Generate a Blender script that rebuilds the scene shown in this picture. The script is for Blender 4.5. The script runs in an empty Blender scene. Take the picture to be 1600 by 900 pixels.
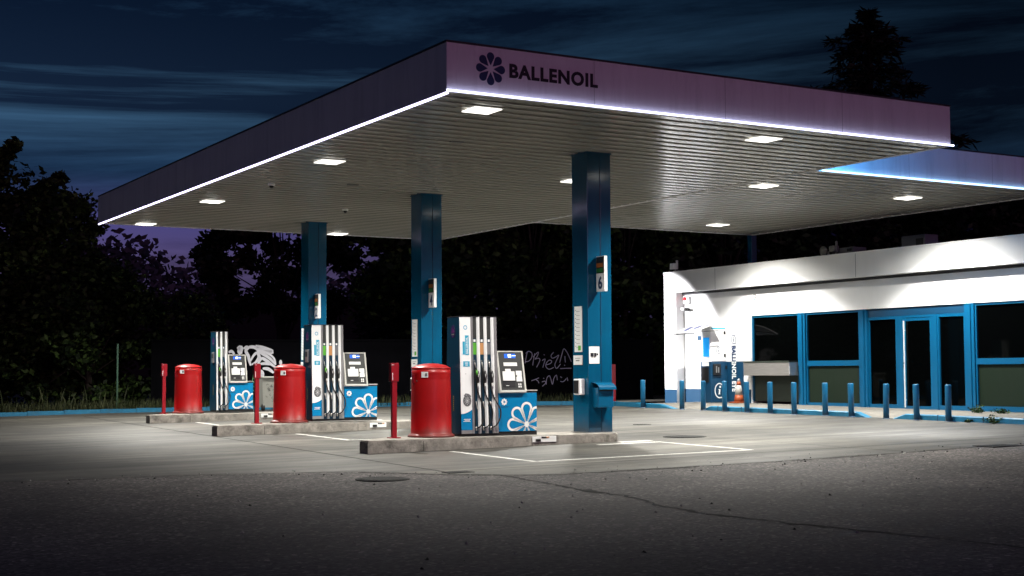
import bpy, bmesh, math, random
from math import sin, cos, pi, radians as R, sqrt
from mathutils import Vector, Matrix
random.seed(7)
SC = bpy.context.scene
COL = SC.collection
ZS = 5.4                                   # canopy soffit height


def ground_z(x, y):
    x = min(max(x, -30), 28); y = min(max(y, -10), 46)
    return -.083 + .014 * (x - 10) + .0076 * (y - 21.45)


# ------------------------------------------------------------------ materials
MATS = {}


def mat(name, color, rough=.5, metal=0., spec=.5, var=0., vscale=4., bump=0., bscale=40., emit=None, estr=0., coat=0., stretch=None, dirt=0., grime=0.):
    if name in MATS: return MATS[name]
    m = bpy.data.materials.new(name); m.use_nodes = True
    nt = m.node_tree; b = nt.nodes['Principled BSDF']
    b.inputs['Base Color'].default_value = (*color, 1)
    b.inputs['Roughness'].default_value = rough
    b.inputs['Metallic'].default_value = metal
    b.inputs['Specular IOR Level'].default_value = spec
    b.inputs['Coat Weight'].default_value = coat
    if emit:
        b.inputs['Emission Color'].default_value = (*emit, 1)
        b.inputs['Emission Strength'].default_value = estr
    tc = nt.nodes.new('ShaderNodeTexCoord')
    mp = nt.nodes.new('ShaderNodeMapping'); nt.links.new(tc.outputs['Object'], mp.inputs[0])
    if stretch: mp.inputs['Scale'].default_value = stretch
    if var or dirt:
        n = nt.nodes.new('ShaderNodeTexNoise'); n.inputs['Scale'].default_value = vscale; n.inputs['Detail'].default_value = 8
        n.inputs['Roughness'].default_value = .65
        nt.links.new(mp.outputs[0], n.inputs['Vector'])
        cr = nt.nodes.new('ShaderNodeValToRGB')
        cr.color_ramp.elements[0].position = .3; cr.color_ramp.elements[1].position = .72
        a, c = 1 - var, 1 + var * .6
        cr.color_ramp.elements[0].color = (color[0] * a, color[1] * a, color[2] * a, 1)
        cr.color_ramp.elements[1].color = (min(color[0] * c, 1), min(color[1] * c, 1), min(color[2] * c, 1), 1)
        nt.links.new(n.outputs['Fac'], cr.inputs[0])
        out = cr.outputs[0]
        if dirt:
            n2 = nt.nodes.new('ShaderNodeTexNoise'); n2.inputs['Scale'].default_value = 2.2; n2.inputs['Detail'].default_value = 10
            n2.inputs['Roughness'].default_value = .75
            nt.links.new(mp.outputs[0], n2.inputs['Vector'])
            c2 = nt.nodes.new('ShaderNodeValToRGB'); c2.color_ramp.elements[0].position = .5; c2.color_ramp.elements[1].position = .68
            nt.links.new(n2.outputs['Fac'], c2.inputs[0])
            ml = nt.nodes.new('ShaderNodeMath'); ml.operation = 'MULTIPLY'; ml.inputs[1].default_value = dirt
            nt.links.new(c2.outputs[0], ml.inputs[0])
            mx = nt.nodes.new('ShaderNodeMix'); mx.data_type = 'RGBA'
            nt.links.new(ml.outputs[0], mx.inputs[0]); nt.links.new(out, mx.inputs[6])
            mx.inputs[7].default_value = (.03, .027, .022, 1)
            out = mx.outputs[2]
        if grime:                                # dust and splash marks near the foot
            sp = nt.nodes.new('ShaderNodeSeparateXYZ'); nt.links.new(tc.outputs['Object'], sp.inputs[0])
            g1_ = nt.nodes.new('ShaderNodeMath'); g1_.operation = 'MULTIPLY_ADD'; nt.links.new(n.outputs['Fac'], g1_.inputs[0]); g1_.inputs[1].default_value = -grime * 1.6; nt.links.new(sp.outputs['Z'], g1_.inputs[2])
            g2_ = nt.nodes.new('ShaderNodeMapRange'); g2_.inputs[1].default_value = -grime * .9; g2_.inputs[2].default_value = grime * .25; g2_.inputs[3].default_value = .75; g2_.inputs[4].default_value = 0; nt.links.new(g1_.outputs[0], g2_.inputs[0])
            mg = nt.nodes.new('ShaderNodeMix'); mg.data_type = 'RGBA'; nt.links.new(g2_.outputs[0], mg.inputs[0]); nt.links.new(out, mg.inputs[6]); mg.inputs[7].default_value = (.055, .048, .04, 1); out = mg.outputs[2]
        nt.links.new(out, b.inputs['Base Color'])
        mr = nt.nodes.new('ShaderNodeMapRange'); k_ = .12 if rough > .45 else .03; mr.inputs[3].default_value = max(rough - k_, .03); mr.inputs[4].default_value = min(rough + k_, 1)
        nt.links.new(n.outputs['Fac'], mr.inputs[0]); nt.links.new(mr.outputs[0], b.inputs['Roughness'])
    if bump:
        n3 = nt.nodes.new('ShaderNodeTexNoise'); n3.inputs['Scale'].default_value = bscale; n3.inputs['Detail'].default_value = 6
        nt.links.new(mp.outputs[0], n3.inputs['Vector'])
        bp = nt.nodes.new('ShaderNodeBump'); bp.inputs['Strength'].default_value = bump; bp.inputs['Distance'].default_value = .02
        nt.links.new(n3.outputs['Fac'], bp.inputs['Height']); nt.links.new(bp.outputs[0], b.inputs['Normal'])
    MATS[name] = m
    return m


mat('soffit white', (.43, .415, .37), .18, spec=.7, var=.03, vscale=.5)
mat('terminal silver', (.55, .54, .50), .35, var=.05)
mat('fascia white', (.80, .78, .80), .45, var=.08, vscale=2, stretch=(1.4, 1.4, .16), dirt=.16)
mat('dark trim', (.02, .02, .024), .5)
mat('roof grey', (.12, .12, .12), .9)
mat('led tube', (.9, .9, 1), .4, emit=(.62, .66, 1), estr=4.4)
mat('led violet', (.9, .9, 1), .4, emit=(.70, .66, 1), estr=4)
mat('led cool', (.8, .9, 1), .4, emit=(.32, .60, 1), estr=4.5)
mat('led blue', (.7, .8, 1), .4, emit=(.03, .38, 1), estr=230)
mat('lamp glass', (.9, .9, .9), .2, emit=(1, .97, .88), estr=4.5)
mat('lamp frame', (.85, .84, .8), .4, emit=(1, .97, .9), estr=1.6)
mat('logo blue', (.006, .03, .10), .45)
mat('logo black', (.008, .009, .014), .45)
mat('pillar blue', (.001, .075, .155), .13, var=.12, vscale=5, dirt=.10, stretch=(1, 1, .3), grime=.22)
mat('bollard blue', (.002, .11, .235), .4, var=.15, vscale=6, dirt=.18, grime=.14)
mat('bin blue', (.001, .085, .18), .25, var=.06, dirt=.05)
mat('seam dark', (.003, .02, .05), .5)
mat('kerb blue', (.005, .13, .24), .55, var=.25, vscale=6, dirt=.35, bump=.15)
mat('window blue', (.001, .082, .185), .32, var=.06, dirt=.05)
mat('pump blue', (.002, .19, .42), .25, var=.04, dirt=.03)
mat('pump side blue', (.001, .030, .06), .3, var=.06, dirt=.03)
mat('wall blue', (.0005, .04, .095), .5, var=.06, dirt=.04)
mat('wall white', (.80, .80, .80), .6, var=.07, vscale=1.1, bump=.04, bscale=120, stretch=(1, 1, .35))
mat('white plastic', (.86, .86, .86), .35, var=.03)
mat('sticker white', (.82, .82, .80), .5)
mat('cyan print', (.02, .35, .55), .5)
mat('grey metal', (.45, .45, .45), .35, metal=.7, var=.08)
mat('steel', (.58, .55, .52), .38, metal=.75, var=.12, vscale=3, stretch=(1, 1, 12))
mat('black plastic', (.010, .010, .011), .42)
mat('rubber', (.012, .012, .012), .6)
mat('dark grey panel', (.035, .037, .035), .4)
mat('green sticker', (.09, .38, .03), .5)
mat('orange sticker', (.50, .24, .09), .5)
mat('grey sticker', (.16, .16, .17), .5)
mat('screen blue', (.01, .05, .2), .2, emit=(.03, .14, .75), estr=1.2)
mat('screen white', (.8, .85, .9), .2, emit=(.8, .9, 1), estr=1.6)
mat('screen cyan', (.02, .2, .5), .2, emit=(.01, .25, .65), estr=1.0)
mat('red paint', (.36, .0015, .002), .42, var=.14, vscale=3, dirt=.14, coat=.05, grime=.18)
mat('red dull', (.30, .003, .012), .4, var=.15, dirt=.08)
mat('emblem violet', (.03, .012, .07), .35)
mat('emblem red', (.09, .012, .10), .4)
mat('ochre print', (.30, .18, .05), .6)
mat('concrete kerb', (.31, .285, .25), .85, var=.5, vscale=4, bump=.5, bscale=22, dirt=.75)
mat('pavement concrete', (.15, .14, .12), .9, var=.35, vscale=4, bump=.4, bscale=25, dirt=.5)
mat('line paint', (.70, .69, .65), .6, var=.35, vscale=9, dirt=.65)
mat('crack', (.012, .011, .010), .95)
mat('iron', (.010, .010, .010), .7, spec=.2, var=.3, vscale=20, bump=.6, bscale=60)
mat('glass dark', (.0006, .0008, .0008), .04, spec=.10)
mat('panel green', (.004, .012, .005), .6, spec=.25, var=.1, dirt=.1, stretch=(1, 6, .3))
mat('shutter grey', (.03, .038, .03), .6, spec=.25, var=.12, dirt=.2)
mat('orange plastic', (.33, .065, .015), .5, var=.15, dirt=.45)
mat('cone white', (.42, .40, .37), .5, var=.12, dirt=.3)
mat('bin grey', (.26, .26, .235), .5, var=.08, dirt=.15)
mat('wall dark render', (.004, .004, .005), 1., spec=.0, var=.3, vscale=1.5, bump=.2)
mat('graffiti white', (.8, .8, .85), .6, var=.12, vscale=8)
mat('graffiti violet', (.36, .34, .46), .7, var=.25, vscale=8)
mat('graffiti grey', (.05, .05, .05), .7)
mat('bark', (.05, .04, .03), .9, var=.3, bump=.5)
mat('shed dark', (.02, .02, .022), .8)
mat('lens black', (.005, .005, .006), .1)
mat('beacon orange', (.40, .12, .02), .3)
mat('beacon green', (.02, .16, .03), .3)
mat('pole violet', (.20, .19, .26), .45, var=.1)
mat('fence green', (.02, .07, .04), .5)
mat('awning white', (.78, .78, .8), .4)
mat('awning blue', (.05, .065, .2), .4)
mat('alarm red', (.65, .01, .02), .35)
mat('handle bright', (.85, .85, .85), .25, metal=.3)


def leaf_mat(name, c1, c2):
    m = bpy.data.materials.new(name); m.use_nodes = True; nt = m.node_tree; b = nt.nodes['Principled BSDF']
    g = nt.nodes.new('ShaderNodeNewGeometry'); cr = nt.nodes.new('ShaderNodeValToRGB')
    cr.color_ramp.elements[0].color = (*c1, 1); cr.color_ramp.elements[1].color = (*c2, 1); cr.color_ramp.elements[0].position = .45
    nt.links.new(g.outputs['Random Per Island'], cr.inputs[0]); nt.links.new(cr.outputs[0], b.inputs['Base Color'])
    b.inputs['Roughness'].default_value = .5; b.inputs['Specular IOR Level'].default_value = .15
    MATS[name] = m


leaf_mat('leaf broad', (.008, .016, .005), (.07, .12, .03))
leaf_mat('leaf dark', (.008, .012, .007), (.045, .06, .03))
leaf_mat('leaf needle', (.010, .016, .010), (.03, .04, .022))
leaf_mat('leaf far hazed', (.09, .10, .13), (.12, .13, .17))  # bluish distance haze put into the leaf colour
leaf_mat('grass blade', (.015, .02, .007), (.06, .065, .03))
leaf_mat('stalk green', (.03, .12, .05), (.08, .2, .1))


def concrete_mat():
    m = bpy.data.materials.new('forecourt concrete'); m.use_nodes = True; nt = m.node_tree; N = nt.nodes; L = nt.links; b = N['Principled BSDF']
    tc = N.new('ShaderNodeTexCoord')
    def noise(scale, detail=8, st=None, rough=.6):
        n = N.new('ShaderNodeTexNoise'); n.inputs['Scale'].default_value = scale; n.inputs['Detail'].default_value = detail; n.inputs['Roughness'].default_value = rough
        if st:
            mp = N.new('ShaderNodeMapping'); mp.inputs['Scale'].default_value = st; L.new(tc.outputs['Object'], mp.inputs[0]); L.new(mp.outputs[0], n.inputs['Vector'])
        else: L.new(tc.outputs['Object'], n.inputs['Vector'])
        return n
    def ramp(src, p0, p1, c0, c1):
        r = N.new('ShaderNodeValToRGB'); r.color_ramp.elements[0].position = p0; r.color_ramp.elements[1].position = p1
        r.color_ramp.elements[0].color = (*c0, 1); r.color_ramp.elements[1].color = (*c1, 1); L.new(src, r.inputs[0]); return r.outputs[0]
    def mul(a, bb):
        x = N.new('ShaderNodeMix'); x.data_type = 'RGBA'; x.blend_type = 'MULTIPLY'; x.inputs[0].default_value = 1
        L.new(a, x.inputs[6]); L.new(bb, x.inputs[7]); return x.outputs[2]
    big = ramp(noise(.28, 7).outputs['Fac'], .34, .66, (.034, .032, .027), (.118, .112, .094))
    fine = ramp(noise(9, 8).outputs['Fac'], .3, .7, (.82, .82, .82), (1.1, 1.1, 1.1))
    streak = ramp(noise(1.0, 7, (.16, 1.6, 1)).outputs['Fac'],   .36, .66, (.50, .49, .47), (1.2, 1.2, 1.2))
    oil = ramp(noise(.8, 9, None, .7).outputs['Fac'], .56, .66, (1, 1, 1), (.50, .48, .46))
    col = mul(mul(mul(big, fine), streak), oil)
    col = mul(col, ramp(noise(1.0, 9, (.10, 3.2, 1), .7).outputs['Fac'], .38, .62, (.50, .49, .48), (1.2, 1.2, 1.2)))
    vo = N.new('ShaderNodeTexVoronoi'); vo.inputs['Scale'].default_value = 1.1; L.new(tc.outputs['Object'], vo.inputs['Vector'])
    sc_ = N.new('ShaderNodeSeparateColor'); L.new(vo.outputs['Color'], sc_.inputs[0])
    rad = N.new('ShaderNodeMath'); rad.operation = 'MULTIPLY_ADD'; L.new(sc_.outputs[0], rad.inputs[0]); rad.inputs[1].default_value = .26; rad.inputs[2].default_value = -.13
    wob = N.new('ShaderNodeMath'); wob.operation = 'MULTIPLY_ADD'; L.new(noise(7, 5).outputs['Fac'], wob.inputs[0]); wob.inputs[1].default_value = .12; L.new(vo.outputs['Distance'], wob.inputs[2])
    dif = N.new('ShaderNodeMath'); dif.operation = 'SUBTRACT'; L.new(wob.outputs[0], dif.inputs[0]); L.new(rad.outputs[0], dif.inputs[1])
    col = mul(col, ramp(dif.outputs[0], .02, .10, (.45, .43, .41), (1, 1, 1)))
    L.new(col, b.inputs['Base Color'])
    rr = N.new('ShaderNodeMapRange'); rr.inputs[3].default_value = .42; rr.inputs[4].default_value = .8
    L.new(noise(1.3, 6, (.3, 1.2, 1)).outputs['Fac'], rr.inputs[0]); L.new(rr.outputs[0], b.inputs['Roughness'])
    bp = N.new('ShaderNodeBump'); bp.inputs['Strength'].default_value = .25; bp.inputs['Distance'].default_value = .01
    L.new(noise(30, 6).outputs['Fac'], bp.inputs['Height']); L.new(bp.outputs[0], b.inputs['Normal'])
    MATS['forecourt concrete'] = m


def asphalt_mat():
    m = bpy.data.materials.new('asphalt'); m.use_nodes = True; nt = m.node_tree; N = nt.nodes; L = nt.links; b = N['Principled BSDF']
    tc = N.new('ShaderNodeTexCoord')
    v = N.new('ShaderNodeTexVoronoi'); v.inputs['Scale'].default_value = 30; L.new(tc.outputs['Object'], v.inputs['Vector'])
    n = N.new('ShaderNodeTexNoise'); n.inputs['Scale'].default_value = .42; n.inputs['Detail'].default_value = 10; n.inputs['Roughness'].default_value = .7; L.new(tc.outputs['Object'], n.inputs['Vector'])
    n2 = N.new('ShaderNodeTexNoise'); n2.inputs['Scale'].default_value = 12; n2.inputs['Detail'].default_value = 9; n2.inputs['Roughness'].default_value = .8; L.new(tc.outputs['Object'], n2.inputs['Vector'])
    r1 = N.new('ShaderNodeValToRGB'); r1.color_ramp.elements[0].position = .3; r1.color_ramp.elements[1].position = .7
    r1.color_ramp.elements[0].color = (.050, .045, .045, 1); r1.color_ramp.elements[1].color = (.165, .150, .146, 1); L.new(n.outputs['Fac'], r1.inputs[0])
    sx = N.new('ShaderNodeSeparateColor'); L.new(v.outputs['Color'], sx.inputs[0])
    r2 = N.new('ShaderNodeValToRGB'); r2.color_ramp.elements[0].position = 0; r2.color_ramp.elements[1].position = 1
    r2.color_ramp.elements[0].color = (.30, .30, .30, 1); r2.color_ramp.elements[1].color = (1.25, 1.25, 1.25, 1)
    e = r2.color_ramp.elements.new(.9); e.color = (1.15, 1.15, 1.15, 1); r2.color_ramp.elements[2].color = (2.6, 2.5, 2.4, 1)
    L.new(sx.outputs[0], r2.inputs[0])
    r3 = N.new('ShaderNodeValToRGB'); r3.color_ramp.elements[0].position = .32; r3.color_ramp.elements[1].position = .68
    r3.color_ramp.elements[0].color = (.55, .55, .55, 1); r3.color_ramp.elements[1].color = (1.3, 1.28, 1.26, 1); L.new(n2.outputs['Fac'], r3.inputs[0])
    x = N.new('ShaderNodeMix'); x.data_type = 'RGBA'; x.blend_type = 'MULTIPLY'; x.inputs[0].default_value = 1; L.new(r1.outputs[0], x.inputs[6]); L.new(r2.outputs[0], x.inputs[7])
    y = N.new('ShaderNodeMix'); y.data_type = 'RGBA'; y.blend_type = 'MULTIPLY'; y.inputs[0].default_value = 1; L.new(x.outputs[2], y.inputs[6]); L.new(r3.outputs[0], y.inputs[7])
    L.new(y.outputs[2], b.inputs['Base Color']); b.inputs['Roughness'].default_value = .78; b.inputs['Specular IOR Level'].default_value = .35
    bp = N.new('ShaderNodeBump'); bp.inputs['Strength'].default_value = .7; bp.inputs['Distance'].default_value = .012
    L.new(n2.outputs['Fac'], bp.inputs['Height']); L.new(bp.outputs[0], b.inputs['Normal'])
    MATS['asphalt'] = m


concrete_mat(); asphalt_mat()


# ------------------------------------------------------------------ mesh builder
class MB:
    def __init__(s, m=None):
        s.v = []; s.f = []; s.mi = []; s.sm = []; s.ms = []; s.cur = 0
        if m: s.use(m)
    def use(s, m):
        if m not in s.ms: s.ms.append(m)
        s.cur = s.ms.index(m); return s
    def add(s, vs, fs, smooth=False):
        o = len(s.v); s.v.extend([tuple(p) for p in vs])
        for f in fs: s.f.append([i + o for i in f]); s.mi.append(s.cur); s.sm.append(smooth)
        return s
    def box(s, x0, x1, y0, y1, z0, z1, bev=0.):
        if bev:
            bm = bmesh.new(); bmesh.ops.create_cube(bm, size=1)
            bmesh.ops.scale(bm, vec=(x1 - x0, y1 - y0, z1 - z0), verts=bm.verts)
            bmesh.ops.translate(bm, vec=((x0 + x1) / 2, (y0 + y1) / 2, (z0 + z1) / 2), verts=bm.verts)
            bmesh.ops.bevel(bm, geom=bm.edges[:], offset=bev, segments=2, affect='EDGES', profile=.5)
            return s.bm(bm)
        v = [(x0, y0, z0), (x1, y0, z0), (x1, y1, z0), (x0, y1, z0), (x0, y0, z1), (x1, y0, z1), (x1, y1, z1), (x0, y1, z1)]
        return s.add(v, [(0, 3, 2, 1), (4, 5, 6, 7), (0, 1, 5, 4), (1, 2, 6, 5), (2, 3, 7, 6), (3, 0, 4, 7)])
    def bm(s, bm, smooth=False):
        bm.verts.index_update()
        s.add([v.co[:] for v in bm.verts], [[v.index for v in f.verts] for f in bm.faces], smooth); bm.free(); return s
    def prism(s, pts, d):                       # closed polygon (3-D, CCW seen from -d) pushed along d
        n = len(pts); d = Vector(d); P = [Vector(p) for p in pts]; Q = [p + d for p in P]
        return s.add(P + Q, [list(range(n)), list(range(2 * n - 1, n - 1, -1))] + [[(i + 1) % n, i, n + i, n + (i + 1) % n] for i in range(n)])
    def lathe(s, prof, c=(0, 0, 0), n=32, smooth=True):
        vs = []; fs = []
        for r, z in prof:
            for k in range(n): a = 2 * pi * k / n; vs.append((c[0] + r * cos(a), c[1] + r * sin(a), c[2] + z))
        for j in range(len(prof) - 1):
            for k in range(n): fs.append((j * n + k, j * n + (k + 1) % n, (j + 1) * n + (k + 1) % n, (j + 1) * n + k))
        fs.append([k for k in range(n)][::-1]); fs.append([(len(prof) - 1) * n + k for k in range(n)])
        return s.add(vs, fs, smooth)
    def tube(s, pts, r, n=8, smooth=True):
        P = [Vector(p) for p in pts]; rs = r if isinstance(r, (list, tuple)) else [r] * len(P)
        vs = []; fs = []; up = None
        for i, p in enumerate(P):
            t = (P[min(i + 1, len(P) - 1)] - P[max(i - 1, 0)]).normalized()
            if up is None: up = Vector((0, 0, 1)) if abs(t.z) < .9 else Vector((1, 0, 0))
            a = t.cross(up)
            if a.length < 1e-4: a = t.cross(Vector((0, 1, 0)))
            a.normalize(); b2 = a.cross(t); up = b2
            for k in range(n): an = 2 * pi * k / n; vs.append(p + (a * cos(an) + b2 * sin(an)) * rs[i])
        for i in range(len(P) - 1):
            for k in range(n): fs.append((i * n + k, i * n + (k + 1) % n, (i + 1) * n + (k + 1) % n, (i + 1) * n + k))
        fs.append(list(range(n))[::-1]); fs.append([(len(P) - 1) * n + k for k in range(n)])
        return s.add(vs, fs, smooth)
    def xf(s, M4, start=0):
        for i in range(start, len(s.v)): s.v[i] = tuple(M4 @ Vector(s.v[i]))
        return s
    def ribbon(s, pts, w, closed=False):        # flat 2-D stroke in local xy, returns in z=0
        P = [Vector((p[0], p[1], 0)) for p in pts]; n = len(P); vs = []; fs = []
        ws = w if isinstance(w, (list, tuple)) else [w] * n
        for i in range(n):
            a = P[(i - 1) % n] if closed or i else P[i]; c = P[(i + 1) % n] if closed or i < n - 1 else P[i]
            t = (c - a); t = t.normalized() if t.length > 1e-6 else Vector((1, 0, 0)); nn = Vector((-t.y, t.x, 0))
            vs += [P[i] + nn * ws[i] / 2, P[i] - nn * ws[i] / 2]
        for i in range(n if closed else n - 1):
            j = (i + 1) % n; fs.append((2 * i + 1, 2 * j + 1, 2 * j, 2 * i))
        return s.add(vs, fs)
    def clip(s, co, no, start=0, fstart=0):
        """cut away what lies on the +no side of the plane, for everything in the builder"""
        bm = bmesh.new(); V = [bm.verts.new(p) for p in s.v]; lay = bm.faces.layers.int.new('m')
        for f, m in zip(s.f, s.mi):
            try: fc = bm.faces.new([V[i] for i in f]); fc[lay] = m
            except ValueError: pass
        bmesh.ops.bisect_plane(bm, geom=bm.verts[:] + bm.edges[:] + bm.faces[:], plane_co=co, plane_no=no, clear_outer=True)
        bm.verts.index_update(); s.v = [v.co[:] for v in bm.verts]; s.f = [[v.index for v in f.verts] for f in bm.faces]; s.mi = [f[lay] for f in bm.faces]; s.sm = [False] * len(s.f); bm.free(); return s
    def build(s, name, parent=None, label=None, origin=None):
        me = bpy.data.meshes.new(name)
        o3 = Vector(origin) if origin else Vector((0, 0, 0))
        me.from_pydata([tuple(Vector(p) - o3) for p in s.v], [], s.f)
        for m in s.ms: me.materials.append(MATS[m])
        me.polygons.foreach_set('material_index', s.mi); me.polygons.foreach_set('use_smooth', s.sm)
        me.update()
        o = bpy.data.objects.new(name, me); COL.objects.link(o); o.location = o3
        if parent: o.parent = parent
        if label: o['label'] = label
        return o


def tag(o, label, cat, group=None, kind=None):
    o['label'] = label
    if cat: o['category'] = cat
    if group: o['group'] = group
    if kind: o['kind'] = kind
    return o


def thing(name, label, cat, loc, group=None, rz=0):
    o = bpy.data.objects.new(name, None); COL.objects.link(o); o.location = loc; o.rotation_euler = (0, 0, rz)
    o.empty_display_size = .2
    return tag(o, label, cat, group)


def structure(o): o['kind'] = 'structure'; return o


KIDS = {}


def copy_tree(o, loc=None, label=None):
    def rec(a, par):
        c = a.copy(); COL.objects.link(c)
        if par: c.parent = par
        for k in [x for x in bpy.data.objects if x.parent == a]: rec(k, c)
        return c
    c = rec(o, None)
    if loc: c.location = loc
    if label: c['label'] = label
    return c


DG = bpy.context.evaluated_depsgraph_get


def text_geo(txt, bold=.0, extrude=.0, spacing=1.0):
    cu = bpy.data.curves.new('t', 'FONT'); cu.body = txt; cu.offset = bold; cu.extrude = extrude; cu.space_character = spacing; cu.resolution_u = 4
    o = bpy.data.objects.new('t', cu); COL.objects.link(o); dg = DG(); dg.update()
    me = bpy.data.meshes.new_from_object(o.evaluated_get(dg))
    vs = [v.co.copy() for v in me.vertices]; fs = [list(p.vertices) for p in me.polygons]
    bpy.data.objects.remove(o); bpy.data.curves.remove(cu); bpy.data.meshes.remove(me)
    x0 = min(v.x for v in vs); x1 = max(v.x for v in vs); y0 = min(v.y for v in vs); y1 = max(v.y for v in vs)
    return [Vector(((v.x - x0) / (x1 - x0), (v.y - y0) / (y1 - y0), v.z)) for v in vs], fs


def frame3(o, ex, ey):                          # maps local xy to the plane through o
    ex = Vector(ex); ey = Vector(ey); ez = ex.cross(ey).normalized(); o = Vector(o)
    return Matrix(((ex.x, ey.x, ez.x, o.x), (ex.y, ey.y, ez.y, o.y), (ex.z, ey.z, ez.z, o.z), (0, 0, 0, 1)))


def put_text(mb, txt, F, x0, y0, w, h, bold=.02, depth=.004, spacing=1.0):
    """text fitted to the box (x0,y0,w,h) of frame F"""
    vs, fs = text_geo(txt, bold, .5, spacing); st = len(mb.v)
    zs = [v.z for v in vs]; zl, zh = min(zs), max(zs)
    mb.add([(x0 + v.x * w, y0 + v.y * h, depth * (v.z - zl) / (zh - zl)) for v in vs], fs); mb.xf(F, st)


def petal(L, W, n=14, r0=.0):
    """teardrop outline pointing to +y, closed list of points"""
    rr = W / 2; cy = L - rr; a0 = math.asin(min(.99, rr / cy)); pts = [(0, r0)]
    tx, ty = rr * cos(a0), cy - rr * sin(a0) * 0
    for k in range(n + 1):
        a = -a0 + (pi + 2 * a0) * k / n; pts.append((rr * cos(a), cy + rr * sin(a)))
    return pts


def flower(mb, F, cx, cy, L, W, gap=.0, thick=None, depth=.003, angles=None):
    st = len(mb.v)
    for k in range(8):
        if angles and k not in angles: continue
        a = k * pi / 4; pts = petal(L, W, 14, gap)
        pts = [(cx + x * cos(a) - y * sin(a), cy + x * sin(a) + y * cos(a)) for x, y in pts]
        if thick: mb.ribbon(pts, thick, True)
        else: mb.add([(x, y, 0) for x, y in pts], [list(range(len(pts)))])
    mb.xf(F @ Matrix.Translation((0, 0, depth)), st)


# ------------------------------------------------------------------ ground
xs = [-600, -30, 28, 700]; ys = [-300, -10, 46, 800]
mb = MB('asphalt')
mb.add([(x, y, ground_z(x, y)) for y in ys for x in xs], [(j * 4 + i, j * 4 + i + 1, j * 4 + i + 5, j * 4 + i + 4) for j in range(3) for i in range(3)])
tag(structure(mb.build('ground')), 'dark worn asphalt ground in front of the filling station', None)


def sheet(pts, m, name, dz, parent=None):
    b = MB(m); b.add([(x, y, ground_z(x, y) + dz) for x, y in pts], [list(range(len(pts)))]); return b.build(name, parent)


fc = [(-28, 33), (-3, 22.6), (0.5, 21.0), (3.6, 19.83), (6.07, 19.36), (7.3, 18.8), (8.16, 18.33), (8.95, 17.1), (9.6, 16.5), (10.2, 16.18), (11.6, 16.1), (13.7, 16.04), (16.5, 16.15), (19.6, 16.38), (24.4, 16.6), (27.9, 16.7), (27.9, 36.4), (24.6, 37.2), (19.9, 41.2), (10.7, 43.4), (2, 42.7), (-9, 41.8), (-28, 42)]
# slightly ragged front edge of the concrete
fe = []
for i in range(11, -1, -1): pass
rag = []
for i, (a, c) in enumerate(zip(fc[:16], fc[1:16] + [fc[16]])):
    if i >= 15: rag.append(a); break
    n = max(2, int(math.dist(a, c) / .25)) if i > 2 else 4
    for k in range(n):
        t = k / n; j = .035 if 2 < i else 0
        rag.append((a[0] + (c[0] - a[0]) * t + random.uniform(-j, j), a[1] + (c[1] - a[1]) * t + random.uniform(-j, j) * 1.4))
fc2 = rag + fc[16:]
o = sheet(fc2, 'forecourt concrete', 'forecourt', .004); structure(o); tag(o, 'pale stained concrete forecourt under the canopy', None)

# painted bay outlines beside the islands
mb = MB('line paint')


def gline(a, c, w, dz=.008):
    a = Vector(a); c = Vector(c); t = (c - a).normalized(); n = Vector((-t.y, t.x)) * w / 2
    P = [a - n, c - n, c + n, a + n]; mb.add([(p.x, p.y, ground_z(p.x, p.y) + dz) for p in P], [(0, 1, 2, 3)])


for dy in (0, 7.0, 13.9):
    w = .09
    gline((11.08, 21.1 + dy), (11.03, 18.25 + dy), w); gline((11.08, 18.26 + dy), (15.14, 18.12 + dy), w)
    gline((15.10, 18.17 + dy), (15.2, 20.85 + dy), w); gline((15.15, 20.8 + dy), (13.9, 20.86 + dy), w * 1.7)
    gline((15.3, 21.2 + dy), (14.6, 21.2 + dy), w * 2.2)
tag(structure(mb.build('road_markings')), 'worn white painted bay outlines on the concrete', None)


mb = MB('crack')                               # saw-cut joints of the slabs
for a, c, w in (((9.69, 41.0), (9.09, 17.35), .05), ((9.1, 17.5), (24.3, 17.6), .035), ((9.3, 24.9), (24.2, 25.0), .025), ((9.5, 31.8), (24.2, 31.9), .025), ((16.7, 16.3), (16.9, 41.5), .025), ((-6, 24.2), (9.25, 24.5), .02), ((-12, 31.4), (9.4, 31.6), .02), ((2.2, 20.6), (2.9, 42), .02)): gline(a, c, w, .006)
tag(structure(mb.build('slab_joints')), 'dark joints between the concrete slabs', None)


def crack(pts, w, name, seed):
    rnd = random.Random(seed); P = [Vector(p) for p in pts]; out = []
    for a, c in zip(P, P[1:]):
        n = max(3, int((c - a).length / .09))
        for k in range(n): q = a.lerp(c, k / n); out.append((q.x + rnd.gauss(0, .022), q.y + rnd.gauss(0, .03)))
    b = MB('crack'); b.ribbon(out, [w * 1.7 * rnd.uniform(.3, 1.5) for _ in out])
    b.v = [(x, y, ground_z(x, y) + .004) for x, y, z in b.v]
    return structure(b.build(name))


crack([(9.1, 16.9), (9.47, 16.63), (9.3, 15.0), (9.17, 13.96), (9.25, 13.3), (8.95, 12.3), (8.83, 11.34), (9.0, 10.2), (9.33, 8.48), (9.6, 6.5)], .036, 'asphalt_crack', 1)
crack([(9.12, 14.1), (9.3, 14.2), (9.2, 13.7), (9.1, 13.9)], .05, 'asphalt_crack', 2)
crack([(14.2, 13.0), (15.2, 11.8), (16.5, 10.8)], .018, 'asphalt_crack', 3)
crack([(8.1, 18.2), (8.9, 17.05), (9.6, 16.45), (10.3, 16.1), (12.0, 16.0), (15, 16.0), (19, 16.3)], .028, 'asphalt_crack', 4)
crack([(10.4, 16.3), (10.9, 16.9), (12.8, 16.75), (14.5, 17.0)], .015, 'asphalt_crack', 5)


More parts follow.
